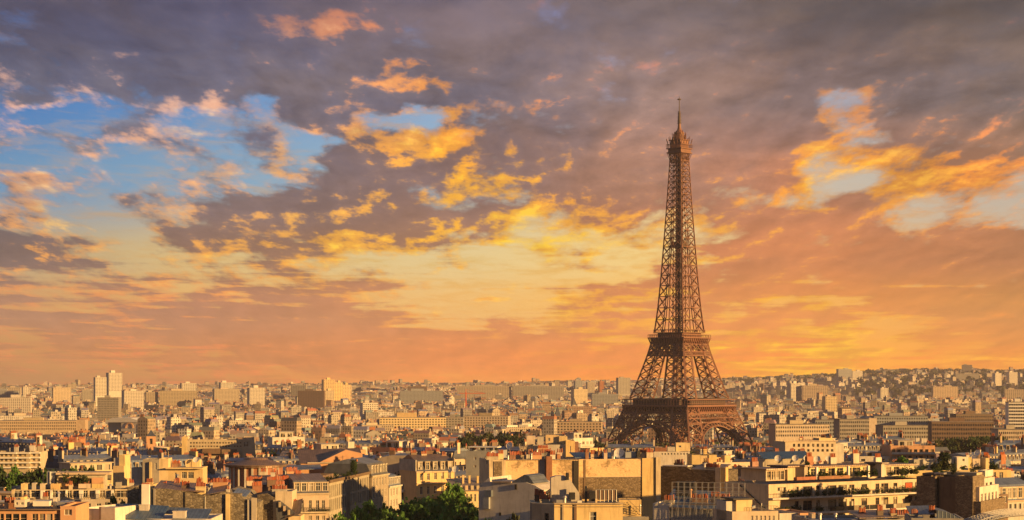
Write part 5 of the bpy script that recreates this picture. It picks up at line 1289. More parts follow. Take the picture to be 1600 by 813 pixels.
# ------------------------------------------------------------------ far towers and slabs
def far_block(name, label, cat, px0, px1, py, Y, mat, yaw=0, steps=None, depth=None):
    s = Site(name, label, cat, px0, px1, py, Y, depth or 16, yaw, pybot=py + 12)
    W, D, H = s.W, depth or 16, s.H; k = 3.0 if Y < 5000 else 3.6
    w = MB(); zs_ = [H - k * f for f in range(1, 14) if H - k * f > 2]; nb = max(2, int(W / (3.4 if Y < 5000 else 4.6)))
    facade(w, (0, 0, 0), (1, 0, 0), W, H, [(W * (i + .22) / nb, W * (i + .78) / nb, z, z + k * .5) for i in range(nb) for z in zs_], inset=.5, back=1)
    nd = max(2, int(D / 4.5)); facade(w, (W, 0, 0), (0, 1, 0), D, H, [(D * (i + .3) / nd, D * (i + .7) / nd, z, z + k * .5) for i in range(nd) for z in zs_], inset=.5, back=1)
    facade(w, (W, D, 0), (-1, 0, 0), W, H, []); facade(w, (0, D, 0), (0, -1, 0), D, H, []); w.build('wall', [mat, 'farglass'], s.root)
    r = MB(); r.box(0, W, 0, D, H + .003, H + .5); r.build('roof', 'gravel', s.root)
    q = MB(); a = rnd.uniform(.15, .5); q.box(W * a, W * (a + .3), D * .3, D * .7, H + .5, H + rnd.uniform(3, 6)); q.build('rooftop_hut', mat, s.root); return s
FAR = [
 ('tower_block', 'left and lower of the pale twin towers above the left skyline', 149, 166.5, 590, 4200, 'white', 26),
 ('tower_block', 'right and taller of the pale twin towers above the left skyline', 170, 191, 583, 4250, 'white', 34),
 ('tower_block', 'short white tower just right of the twin towers', 194, 225, 611, 4000, 'white', 31),
 ('tower_block', 'squat cream tower before the long crenellated slab', 228, 247, 613, 4300, 'limestone', 16),
 ('slab_block', 'long cream slab with a notched top right of the twin towers', 249, 308, 611, 4300, 'cream', 8),
 ('tower_block', 'pale tower rising behind the notched cream slab', 284, 307, 599, 5000, 'white', 26),
 ('tower_block', 'white tower with a lower wing at each side, right of the notched slab', 345, 366, 598, 4700, 'white', 26),
 ('tower_block', 'broad cream block at the foot of the white winged tower', 335, 374, 608, 4500, 'cream', 21),
 ('tower_block', 'single white tower between the winged tower and the stepped group', 390, 414, 606.5, 4300, 'white', 28),
 ('tower_block', 'cream tower second from the left edge of the skyline', 83, 111, 606, 4700, 'cream', 24),
 ('tower_block', 'small pale tower near the left edge', 36, 46, 604.5, 5200, 'white', 26),
 ('slab_block', 'low pale slab on the skyline at the left edge', 10, 32, 606, 5300, 'limestone', 5),
 ('slab_block', 'dark grey slab at the left edge of the skyline', -10, 28, 611, 4400, 'bluegrey', 4),
 ('slab_block', 'long low sunlit white slab at the left edge', 0, 48, 622, 3500, 'white', 6),
 ('tower_block', 'small grey tower left of the pale twin towers', 128, 143, 610, 4800, 'concrete', 16),
 ('tower_block', 'tallest of the stepped yellow towers left of centre', 506, 523, 593.5, 5000, 'yellow', 26),
 ('tower_block', 'middle of the stepped yellow towers', 523, 536, 598, 5050, 'yellow', 26),
 ('tower_block', 'lowest right of the stepped yellow towers', 536, 549, 601.5, 5100, 'yellow', 26),
 ('slab_block', 'dark slab in front of the stepped yellow towers', 465, 506, 611, 4200, 'brown', -6),
 ('slab_block', 'grey block left of the dark slab', 454, 478, 602.5, 5600, 'concrete', -5),
 ('tower_block', 'bright block at the right end of the dark slab', 506, 522, 611, 4250, 'cream', 31),
 ('slab_block', 'wide grey slab right of the stepped towers', 625, 692, 611, 4800, 'bluegrey', 4),
 ('slab_block', 'dark flat slab behind the wide grey slab', 637, 667, 604, 6200, 'brown', 0),
 ('slab_block', 'long pale slab with many bays, left half of the far pair at centre', 714, 799, 603.6, 5500, 'limestone', 2),
 ('slab_block', 'long grey slab with many bays, right half of the far pair at centre', 801, 881, 603.6, 5500, 'concrete', 4),
 ('slab_block', 'white block with a stepped top in the middle distance left of centre', 567, 591, 630, 3000, 'white', 21),
 ('slab_block', 'long sunlit yellow street block left of centre', 593, 697, 653, 2350, 'yellow', 4),
 ('slab_block', 'long sunlit cream block with a grey shaded wing', 725, 794, 650.5, 2400, 'cream', -10),
 ('slab_block', 'grey block beside the long sunlit cream block', 696, 724, 652.5, 2380, 'concrete', 0),
 ('slab_block', 'sunlit cream street block just left of the tower', 870, 940, 659.5, 2150, 'cream', -6),
 ('tower_block', 'thin grey tower on the skyline left of the tower', 899, 910, 595, 6000, 'bluegrey', 16),
 ('tower_block', 'brick red tower on the skyline left of the tower', 937, 944, 596, 6000, 'brick', 16),
 ('tower_block', 'pale tower between the thin grey and brick red towers', 918, 929, 597.5, 6100, 'limestone', 16),
 ('tower_block', 'broad grey tower nearest the left leg of the tower on the skyline', 966, 985, 590.5, 5800, 'concrete', 21),
 ('slab_block', 'grey slab at the left leg of the tower', 925, 966, 616, 4300, 'bluegrey', 3),
 ('slab_block', 'sunlit cream block left of the grey slab by the tower leg', 897, 918, 608.5, 4600, 'cream', 26),
 ('tower_block', 'left grey tower of the pair on the right hill', 1310, 1331, 577, 7400, 'bluegrey', 21),
 ('tower_block', 'right pale tower of the pair on the right hill', 1332, 1348, 580, 7450, 'white', 21),
 ('slab_block', 'dark square block on top of the right hill', 1503, 1519, 570.5, 8000, 'concrete', -10),
 ('tower_block', 'white tower beside the broad sunlit slab right of the tower', 1236, 1252, 599.5, 5000, 'white', 31),
 ('slab_block', 'broad sunlit slab right of the white tower', 1254, 1294, 603, 5000, 'cream', 0),
 ('tower_block', 'slim white tower on the slope at the right', 1555, 1566, 583.5, 6800, 'white', 26),
 ('tower_block', 'white tower nearest the right edge, on the slope', 1577, 1590, 582, 6800, 'white', 26),
 ('slab_block', 'long cream slab on the lower slope at the right', 1458, 1497, 604.5, 5600, 'cream', 4),
 ('slab_block', 'cream block in the valley right of the broad sunlit slab', 1290, 1308, 620, 3700, 'cream', 16),
 ('slab_block', 'sunlit long block at the right edge of the slope', 1570, 1600, 609, 5200, 'cream', -4),
 ('slab_block', 'grey terraced block under the dark square block on the hill', 1493, 1530, 584, 7200, 'concrete', 3),
 ('tower_block', 'short white tower in the valley below the hill', 1376, 1388, 607, 5600, 'white', 26),
]
for nm, lab, a, b, py, Y, mt, yw in FAR: far_block(nm, lab, 'tower block' if nm == 'tower_block' else 'slab block', a, b, py, Y, mt, yw)
c0 = at(728, 640, 3400); cr = thing('tower_crane', 'thin red tower crane standing before the long far slabs', 'crane', (c0.x, c0.y, ground_z(c0.x, c0.y)))
m = MB(); zt = at(728, 613, 3400).z - cr.location.z; m.beam((0, 0, 0), (0, 0, zt), 2.0); m.build('mast', 'red', cr); m = MB(); m.beam((-12, 0, zt - 2), (34, 0, zt - 2), 1.4); m.beam((0, 0, zt + 5), (30, 0, zt - 1.4), .5); m.beam((0, 0, zt), (0, 0, zt + 5), 1.0); m.build('jib', 'red', cr)

# ------------------------------------------------------------------ ordinary buildings filling the streets in between
PROTO = []
def proto(name, W, D, H, kind, wall, roof, seed):
    rr = random.Random(seed); r = thing(name, 'x', 'apartment building' if name != 'townhouse' else 'house')
    w = MB(); nb = int(W / 2.7); st = W / nb; k = 3.1
    fl = [H - 1.1 - k * f for f in range(5) if H - 1.1 - k * f > 3]
    ww = 0.62 if kind == 'flat' else 0.42
    ops = [(st * (i + .5 - ww / 2), st * (i + .5 + ww / 2), z - 1.9, z) for i in range(nb) for z in fl if rr.random() < .95]
    facade(w, (0, 0, 0), (1, 0, 0), W, H, ops, inset=.3, back=1)
    nd = int(D / 3.4); sd = D / nd
    side = [(sd * (i + .35), sd * (i + .65), z - 1.6, z) for i in range(nd) for z in fl if rr.random() < .35]
    facade(w, (W, 0, 0), (0, 1, 0), D, H, side, inset=.3, back=1); facade(w, (W, D, 0), (-1, 0, 0), W, H, ops, inset=.3, back=1); facade(w, (0, D, 0), (0, -1, 0), D, H, [], back=1)
    m = MB(); zt = H
    if kind == 'mansard':
        rise, run, pit = 3.2, 1.5, 1.2
        B = [(.12, run, H + rise), (W - .12, run, H + rise), (W - .12, D - run, H + rise), (.12, D - run, H + rise)]; A = [(0, 0, H), (W, 0, H), (W, D, H), (0, D, H)]
        for i in range(4): m.face([A[i], A[(i + 1) % 4], B[(i + 1) % 4], B[i]], 0)
        C0, C1 = (.12, D / 2, H + rise + pit), (W - .12, D / 2, H + rise + pit)
        m.face([B[0], B[1], C1, C0], 1); m.face([B[2], B[3], C0, C1], 1); m.face([B[1], B[2], C1], 1); m.face([B[3], B[0], C0], 1)
        for i in range(nb):
            for y0, sg in ((.25, 1), (D - .25, -1)):
                x = st * (i + .5); ya, yb = sorted((y0, y0 + sg * 1.5)); m.box(x - .65, x + .65, ya, yb, H + .25, H + 2.6, 2); yf = y0 - sg * .012; xq = [(x - .45, yf, H + .6), (x + .45, yf, H + .6), (x + .45, yf, H + 2.2), (x - .45, yf, H + 2.2)]
                m.face(xq if sg > 0 else xq[::-1], 3)
        zt = H + rise + pit; w.box(-.25, W + .25, -.3, -.004, H - .4, H, 0); zc = H + rise
    elif kind == 'gable':
        pit = D * .2; A = [(-.2, -.3, H), (W + .2, -.3, H), (W + .2, D + .3, H), (-.2, D + .3, H)]; C0, C1 = (-.2, D / 2, H + pit), (W + .2, D / 2, H + pit)
        m.face([A[0], A[1], C1, C0], 1); m.face([A[2], A[3], C0, C1], 1); w.face([(W, 0, H), (W, D, H), (W, D / 2, H + pit * .96)]); w.face([(0, D, H), (0, 0, H), (0, D / 2, H + pit * .96)])
        for i in range(max(1, int(W / 6))): x = rr.uniform(2, W - 2); y = D * .22; z = H + pit * .42; m.box(x - .5, x + .5, y - .7, y + .7, z, z + .5, 3)
        zt = H + pit; zc = H + pit * .5
    else:
        t = .35
        for q in ((0, W, 0, t), (0, W, D - t, D), (0, t, t, D - t), (W - t, W, t, D - t)): w.box(*q, H + .004, H + .7, 0)
        m.box(t + .003, W - t - .003, t + .003, D - t - .003, H + .002, H + .15, 1); zt = zc = H
        x0 = rr.uniform(.1, .35) * W; x1 = x0 + rr.uniform(.3, .5) * W
        h = MB(); n3 = max(2, int((x1 - x0) / 2.6)); s3 = (x1 - x0) / n3
        facade(h, (x0, D * .25, H + .16), (1, 0, 0), x1 - x0, 2.8, [(s3 * (i + .2), s3 * (i + .8), .3, 2.2) for i in range(n3)], inset=.2, back=1)
        facade(h, (x1, D * .25, H + .16), (0, 1, 0), D * .5, 2.8, []); facade(h, (x1, D * .75, H + .16), (-1, 0, 0), x1 - x0, 2.8, []); facade(h, (x0, D * .75, H + .16), (0, -1, 0), D * .5, 2.8, [])
        h.box(x0 - .4, x1 + .4, D * .25 - .5, D * .75 + .3, H + 2.965, H + 3.2, 0); h.build('penthouse', [rr.choice(['white', 'yellow', 'cream']), 'glass'], r)
        if rr.random() < .7:
            b = MB(); xx = rr.uniform(.65, .85) * W; b.box(xx, xx + 2.6, D * .4, D * .4 + 2.6, H + .16, H + 3.9); b.build('lift_hut', rr.choice(['white', 'yellow', 'concrete', 'brick']), r)
        if rr.random() < .8:
            for z in fl[:3]: b = MB(); b.box(.3, W - .3, -1.2, -.004, z - 2.35, z - 2.1); b.box(.3, W - .3, -1.2, -1.1, z - 2.1, z - 1.3); b.build('balcony', 'white', r)
    for z in fl[:4]:                                     # string courses
        w.box(-.06, W + .06, -.14, -.004, z - 2.62, z - 2.44, 0)
    if kind == 'mansard':
        w.box(.2, W - .2, -.85, -.145, fl[0] - 2.35, fl[0] - 2.2, 0)
    for _ in range(rr.randint(4, 8)):                    # skylights, flues and vents
        x = rr.uniform(1, W - 1.5); y = rr.uniform(.25, .5) * D
        zz = H + .15 if kind == 'flat' else (H + 3.2 + (y - 1.5) / max(.1, D / 2 - 1.5) * 1.2 if kind == 'mansard' else H + D * .2 * y / (D / 2))
        if rr.random() < .5: m.box(x, x + .8, y, y + 1.1, zz - .1, zz + .22, 3 if rr.random() < .5 else 2)
        else: m.tube(x, y, zz - .2, zz + rr.uniform(.7, 1.8), .16, .16, 6, 2)
    w.build('wall', [wall, 'glass'], r); m.build('roof', [roof, 'zinc' if kind == 'mansard' else roof, 'cream', 'glass'], r)
    for i in range(rr.randint(3, 6)):
        c = MB(); x = rr.choice([.05, W - .85, W * .5]) if i < 3 else rr.uniform(1, W - 2); y = rr.uniform(.15, .6) * D; ln = rr.uniform(1.6, 4.2); top = zt + rr.uniform(.8, 2.0)
        c.box(x, x + .8, y, y + ln, zc - 1, top, 0); c.box(x - .08, x + .88, y - .08, y + ln + .08, top + .003, top + .18, 0)
        for j in range(int(ln / .42)): c.tube(x + .4, y + .22 + j * .42, top + .183, top + .183 + rr.uniform(.7, 1.3), .15, .13, 6, 1)
        c.build('chimney', [rr.choice(['brick', 'cream', 'brown', 'yellow', 'limestone', 'white']), 'pot'], r)
    if kind != 'mansard' or rr.random() < .4:
        c = MB(); x, y = rr.uniform(.2, .8) * W, D * .5; c.beam((x, y, zt), (x, y, zt + 3.4), .09); [c.beam((x - .6, y, zt + 3.2 - .25 * q), (x + .6, y, zt + 3.2 - .25 * q), .05) for q in range(4)]; c.build('aerial', 'metal', r)
    for o in list(r.children): o.hide_render = False
    PROTO.append((r, name, kind, wall, roof, W, D, H)); return r
sd = 100
for W, D, H, wall, roof in ((22, 14, 19, 'cream', 'slate'), (28, 15, 20, 'limestone', 'slate'), (18, 13, 18, 'cream', 'zinc'), (32, 14, 20, 'limestone', 'zinc'), (20, 15, 21, 'yellow', 'slate'), (26, 13, 18, 'brick', 'slate')):
    sd += 1; proto('apartment_building', W, D, H, 'mansard', wall, roof, sd)
for W, D, H, wall, roof in ((24, 14, 20, 'white', 'gravel'), (30, 13, 22, 'cream', 'gravel'), (16, 14, 24, 'white', 'gravel'), (20, 13, 18, 'concrete', 'gravel'), (34, 14, 21, 'yellow', 'gravel'), (22, 16, 23, 'salmon', 'gravel')):
    sd += 1; proto('modern_block', W, D, H, 'flat', wall, roof, sd)
for W, D, H, wall, roof in ((14, 12, 15, 'cream', 'zinc'), (18, 12, 16, 'white', 'zinc_warm'), (12, 11, 14, 'limestone', 'tile'), (20, 13, 16, 'salmon', 'zinc_warm'), (16, 13, 17, 'concrete', 'zinc'), (24, 13, 15, 'brick', 'tile')):
    sd += 1; proto('townhouse', W, D, H, 'gable', wall, roof, sd)
MATWORD = {'cream': 'cream', 'limestone': 'pale stone', 'yellow': 'yellow', 'brick': 'red brick', 'white': 'white', 'concrete': 'grey', 'salmon': 'salmon'}
ROOFWORD = {('mansard', 'slate'): 'slate mansard block', ('mansard', 'zinc'): 'zinc mansard block', ('flat', 'gravel'): 'flat roofed block', ('gable', 'zinc'): 'grey zinc roofed house', ('gable', 'zinc_warm'): 'brown zinc roofed house', ('gable', 'tile'): 'clay tiled house'}
ANCH = [(330, 788, 'the long rubble wall'), (60, 800, 'the salmon block'), (110, 768, 'the pale framed terrace block'), (275, 738, 'the bright yellow penthouse'), (393, 727, 'the round pavilion'), (515, 713, 'the large tan hall'), (550, 760, 'the finned block'), (680, 740, 'the yellow dormered house'),
        (750, 720, 'the blue grey block'), (830, 735, 'the sunlit patched walls'), (865, 700, 'the penthouse stack'), (970, 745, 'the stained party wall'), (1065, 690, 'the lattice tower'), (1100, 718, 'the three yellow panels'), (1270, 698, 'the lit building with dark window band'), (1320, 770, 'the long planted terraces'),
        (1470, 765, 'the stone pylon block'), (1500, 728, 'the white penthouse row'), (1505, 675, 'the brown office grid'), (340, 697, 'the cream ribbon window office'), (25, 718, 'the curved balcony block'), (236, 690, 'the stone bell tower'), (1575, 775, 'the right edge dormers'), (1415, 665, 'the dark blue grey office'), (1590, 650, 'the white office tower'), (765, 655, 'the sunlit cream street block')]
ORD = ['nearest', 'second', 'third', 'fourth', 'fifth', 'sixth', 'seventh', 'eighth', 'ninth', 'tenth', 'eleventh', 'twelfth', 'thirteenth', 'fourteenth', 'fifteenth', 'sixteenth']
sky_line = [900.0] * 1700                       # lowest visible row per photo column, filled from near to far
for (a, b, t_, pb, y0, y1, xa, xb) in REG:
    if y0 < 560:
        for c in range(int(max(a, -40)) + 40, int(min(b, 1650)) + 41):
            if 0 <= c < 1700: sky_line[c] = min(sky_line[c], t_)
for (a, b, t_, pb, y0, y1) in ((-10, 142, 730, 756, 630, 685), (540, 748, 760, 900, 440, 560), (716, 828, 677, 698, 1320, 1400), (1468, 1545, 684, 702, 1220, 1260), (1515, 1570, 680, 690, 1320, 1345), (1030, 1085, 702, 712, 895, 950)):
    REG.append((a, b, t_, pb, y0, y1, (a - 800) * y0 / F_PX, (b - 800) * y0 / F_PX))
FR = random.Random(11); spots = []; placed = []
def try_spot(x, y, row):
    p, nm, kd, wl, rf, W, D, H = PROTO[FR.choices(range(18), weights=[3, 3, 3, 3, 2, 1.5] + [3, 2.5, 3, 1.5, 2.2, 1.5] + [2, 2, 1.5, 1.5, 1.5, 1])[0]]
    dist = int((x + 900) // 260) * 7 + int(y // 240); yaw = ((dist * 2654435761) % 180) - 90 + FR.choice((0, 0, 90)) + FR.uniform(-3, 3)
    yaw = (yaw + 90) % 180 - 90
    if abs(yaw) > 60: yaw *= .5
    sc_ = (FR.uniform(.85, 1.15), FR.uniform(.95, 1.4), FR.uniform(.68, 1.12) if y < 1000 else FR.uniform(.9, 1.2))
    r = .5 * math.hypot(W * sc_[0], D * sc_[1])
    if row: yaw = spots[-1][9]; sc_ = (sc_[0], spots[-1][10][1], sc_[2]); pw = spots[-1]; x += math.cos(R(yaw)) * (W * sc_[0] - pw[7] * pw[10][0]) / 2; y += math.sin(R(yaw)) * (W * sc_[0] - pw[7] * pw[10][0]) / 2
    for qi, (qx, qy, qr) in enumerate(placed):
        if qi not in row and (qx - x) ** 2 + (qy - y) ** 2 < ((qr + r) * .80) ** 2: return False
    gz = ground_z(x, y) - .5; top = gz + (H + 4) * sc_[2]; pxc = 800 + F_PX * x / y; pyt = HZ - (top - CAM_Z) * F_PX / y; hw = W * sc_[0] * .5 * F_PX / y + 2
    for (a, b, t_, pb, y0, y1, xa, xb) in REG:
        if xa - r * .75 < x < xb + r * .75 and y0 - r * .75 < y < y1 + r * .75: return False
        if y < y1 and a - hw < pxc < b + hw and pyt < pb - 1: return False
    if math.hypot(x - TC.x, y - TC.y) < 110 or abs(pxc - 1066) < 122 + hw and pyt < 695: return False
    c0, c1 = int(max(0, pxc - hw + 40)), int(min(1699, pxc + hw + 40))
    placed.append((x, y, r)); spots.append((y, x, p, nm, kd, wl, rf, W, D, yaw, sc_, gz, pxc, pyt, hw, (H + 4) * sc_[2])); return W * sc_[0], yaw
for y in [520 + 7.0 * k for k in range(0, 142)]:
    for _ in range(5):
        px = FR.uniform(-30, 1630); yy = y + FR.uniform(-6, 6); x = (px - 800) * yy / F_PX; row = []
        for k in range(FR.choice((1, 2, 3, 4))):
            got = try_spot(x, yy, row)
            if not got: break
            W_, yw = got; row.append(len(placed) - 1); x += math.cos(R(yw)) * (W_ + .1); yy += math.sin(R(yw)) * (W_ + .1)
spots.sort(key=lambda q: q[0]); vis = []
for q in spots:
    pxc, pyt, hw = q[12:15]; c0, c1 = int(max(0, pxc - hw + 42)), int(min(1699, pxc + hw + 38)); n = sum(1 for c in range(c0, c1) if pyt < sky_line[c] - 1.2)
    if n >= 4:
        vis.append(q); ytop = pyt + 3.5 * F_PX / q[0]
        for c in range(c0, c1): sky_line[c] = min(sky_line[c], ytop)
TREES = {id(p[0]): tree_of(p[0]) for p in PROTO}
used = set(); byclass = {}; cnt = {}
for q in vis:
    y, x, p, nm, kd, wl, rf, W, D, yaw, sc_, gz, pxc, pyt, hw, hh = q
    if cnt.get(nm, 0) >= 295: continue
    cnt[nm] = cnt.get(nm, 0) + 1
    o = p if id(p) not in used else copy_tree(p, TREES[id(p)]); used.add(id(p))
    c, s_ = math.cos(R(yaw)), math.sin(R(yaw)); o.location = (x - c * W * sc_[0] / 2 + s_ * D * sc_[1] / 2, y - s_ * W * sc_[0] / 2 - c * D * sc_[1] / 2, gz); o.rotation_euler = (0, 0, R(yaw)); o.scale = sc_
    py = pyt + 8; ax, ay, an_ = min(ANCH, key=lambda a: ((a[0] - pxc) * .7) ** 2 + ((a[1] - py) * 2.2) ** 2)
    dx, dy = pxc - ax, py - ay
    rel = ('left of' if dx < 0 else 'right of') if abs(dx) > abs(dy) * 1.3 else ('behind' if dy < 0 else 'in front of')
    key = (MATWORD[wl] + ' ' + ROOFWORD[(kd, rf)], rel, an_); byclass.setdefault(key, []).append((abs(dx) + 2 * abs(dy), o))
    o['group'] = {'mansard': 'mansard roofed apartment buildings', 'flat': 'flat roofed modern blocks', 'gable': 'low pitched roof houses'}[kd]
for (desc, rel, an_), lst in byclass.items():
    lst.sort(key=lambda q: q[0])
    for i, (_, o) in enumerate(lst): o['label'] = ('' if len(lst) == 1 else ORD[min(i, 15)] + ' ') + desc + ' ' + rel + ' ' + an_
for p in PROTO:
    if id(p[0]) not in used:
        for ch in list(p[0].children): bpy.data.objects.remove(ch)
        bpy.data.objects.remove(p[0])

# ------------------------------------------------------------------ trees one can tell apart
TRK = {}
def tree_at(px, pyt, Y, w, crown, label, group, name='tree'):
    p = at(px, pyt, Y); g0 = ground_z(p.x, Y)
    return plant(name, label, 'tree', p.x, Y, g0, p.z - g0, w, crown, group)
# street plane trees in the centre
for i, (px, pyt, Y, w) in enumerate(((552, 800, 455, 10), (575, 793, 470, 11), (598, 789, 486, 11), (622, 789, 470, 12), (648, 783, 500, 12), (668, 776, 520, 12), (690, 772, 540, 12), (712, 758, 552, 12), (733, 778, 530, 11), (705, 787, 490, 13), (660, 795, 465, 13), (632, 801, 445, 12), (600, 803, 450, 11), (728, 795, 470, 11), (690, 803, 450, 12))):
    tree_at(px, pyt - (14 if px < 640 else 8), Y, w + 2.5, CR_A[i % 3], 'big leafy green plane tree in the clump along the central street', 'plane trees of the central street', 'plane_tree')
for i in range(16):
    px = -4 + i * 9.4; tree_at(px, 725 + 4 * (i % 3), 640 + 25 * (i % 2), 10, (CR_B + CR_A)[i % 5], 'tree in the dense green row at the left edge', 'trees of the left row', 'plane_tree')
for i in range(17):
    px = 722 + i * 6.2; tree_at(px, 676 + 4 * math.sin(i * 1.7) + (3 if i in (0, 16) else 0), 1330 + 30 * (i % 3), 15, (CR_B + CR_O)[i % 4], 'dark tree in the riverside row left of the penthouse stack', 'riverside trees left of the tower', 'plane_tree')
for i, px in enumerate((905, 918, 931, 944, 956, 968, 980, 992, 1004, 1018, 1032, 1046, 1060, 1074, 1088, 1102, 1116, 1130, 1146, 1162, 1178, 1194, 1208)):
    tree_at(px, (688 if i < 7 else 692) + 3 * math.sin(i * 2.3), 1440 + 25 * (i % 3), 15, (CR_B + CR_O)[(i * 3) % 4], 'tree in the park belt in front of the tower feet', 'park trees at the tower foot', 'plane_tree')
for i in range(12):
    px = 1472 + i * 5.6; tree_at(px, 684 + 2.5 * math.sin(i * 2.1), 1230 + 20 * (i % 2), 13, (CR_O + CR_B)[i % 3], 'tree in the pale green row below the brown office grid', 'trees below the brown offices', 'plane_tree')
for i in range(7): tree_at(1520 + i * 7.5, 679 + 3 * (i % 2), 1330, 14, CR_B[i % 2], 'dark tree behind the pale green row at the right', 'dark trees at the right', 'plane_tree')
for i in range(10):
    tree_at(FR.choice((1, -1)) * 0 + (1042, 1052, 1060, 1070, 1078, 470, 482, 493, 505, 430)[i], (702, 703, 701, 703, 702, 699, 698, 700, 699, 702)[i], 900 + 12 * i, 11, CR_B[i % 2], 'dark tree between roofs before the tower' if i < 5 else 'dark tree among roofs behind the tan hall', 'dark trees before the tower' if i < 5 else 'dark trees behind the tan hall', 'plane_tree')

# ------------------------------------------------------------------ the city beyond the river, too many houses to count
import array
cm = MB(); cols = []; uvs = []
WC = [(.62, .56, .48), (.56, .48, .38), (.68, .64, .58), (.48, .40, .31), (.44, .42, .40), (.60, .47, .35), (.36, .24, .18), (.74, .71, .67), (.30, .29, .30)]
RC = [(.22, .25, .31), (.15, .17, .22), (.25, .22, .21), (.34, .16, .09), (.12, .12, .14), (.30, .26, .23), (.22, .14, .10)]
DR = random.Random(23); grid = {}
def far_face(pts, c, uv): cm.face(pts, 0); cols.append(c); uvs.append(uv)
def far_house(x, y, W, D, H, yaw, kind, wc, rc):
    g0 = ground_z(x, y) - 1; c, s_ = math.cos(yaw), math.sin(yaw); T_ = lambda u, v, z: (x + c * u - s_ * v, y + s_ * u + c * v, g0 + z)
    a, b = W / 2, D / 2; Bq = [(-a, -b), (a, -b), (a, b), (-a, b)]; uo = DR.uniform(0, 50)
    for i in range(4):
        p, q = Bq[i], Bq[(i + 1) % 4]; L = W if i % 2 == 0 else D
        far_face([T_(*p, 0), T_(*q, 0), T_(*q, H), T_(*p, H)], wc, [(uo, 0), (uo + L, 0), (uo + L, H), (uo, H)])
    z4 = [(0, -99)] * 4
    if kind == 0:
        far_face([T_(*p, H) for p in Bq], rc, z4)
        for _ in range(DR.randint(1, 3)):
            u, v = DR.uniform(-a * .7, a * .5), DR.uniform(-b * .6, b * .3); w_, d_, h_ = DR.uniform(2, W * .35), DR.uniform(2, 5), DR.uniform(1.8, 3.6); hc = DR.choice(WC)
            E = [(u, v), (u + w_, v), (u + w_, v + d_), (u, v + d_)]
            for i in range(4): far_face([T_(*E[i], H), T_(*E[(i + 1) % 4], H), T_(*E[(i + 1) % 4], H + h_), T_(*E[i], H + h_)], hc, z4)
            far_face([T_(*e, H + h_) for e in E], rc, z4)
    else:
        i_ = 1.4 if kind == 1 else b * .98; h_ = 3.2 if kind == 1 else b * .45; e_ = .1 if kind == 1 else .0
        Tq = [(-a + e_, -b + i_), (a - e_, -b + i_), (a - e_, b - i_), (-a + e_, b - i_)]
        for i in range(4): far_face([T_(*Bq[i], H), T_(*Bq[(i + 1) % 4], H), T_(*Tq[(i + 1) % 4], H + h_), T_(*Tq[i], H + h_)], rc if i % 2 == 0 or kind == 1 else wc, z4)
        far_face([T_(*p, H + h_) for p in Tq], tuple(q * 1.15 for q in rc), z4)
        for _ in range(DR.randint(1, 3)):
            u, v = DR.choice((-a + .5, a - 1.2, 0)), DR.uniform(-b * .5, b * .2); d_ = DR.uniform(1.5, 4); E = [(u, v), (u + .9, v), (u + .9, v + d_), (u, v + d_)]; hc = DR.choice([(.42, .17, .08), (.5, .42, .32), (.45, .25, .14)])
            for i in range(4): far_face([T_(*E[i], H), T_(*E[(i + 1) % 4], H), T_(*E[(i + 1) % 4], H + h_ + 1.8), T_(*E[i], H + h_ + 1.8)], hc, z4)
            far_face([T_(*e, H + h_ + 1.8) for e in E], (.36, .12, .06), z4)
def clear(x, y, r, top):
    pxc = 800 + F_PX * x / y; pyt = HZ - (top - CAM_Z) * F_PX / y
    if math.hypot(x - TC.x, y - TC.y) < 105: return False
    if y < TY and abs(pxc - 1066) < 150 and pyt < 696: return False
    for (a, b, t_, pb, y0, y1, xa, xb) in REG:
        if y0 > 1400 and xa - r < x < xb + r and y0 - r < y < y1 + r: return False
        if y < y0 and a - 2 < pxc < b + 2 and pyt < pb - 3 and y0 > 1100: return False
    return True
n_far = 0
def row_ok(x, y, r, tag_):
    gi, gj = int(x // 60), int(y // 60)
    for a in range(-1, 2):
        for b in range(-1, 2):
            for (qx, qy, qr, qt) in grid.get((gi + a, gj + b), ()):
                if qt != tag_ and (qx - x) ** 2 + (qy - y) ** 2 < (qr + r) ** 2: return False
    return True
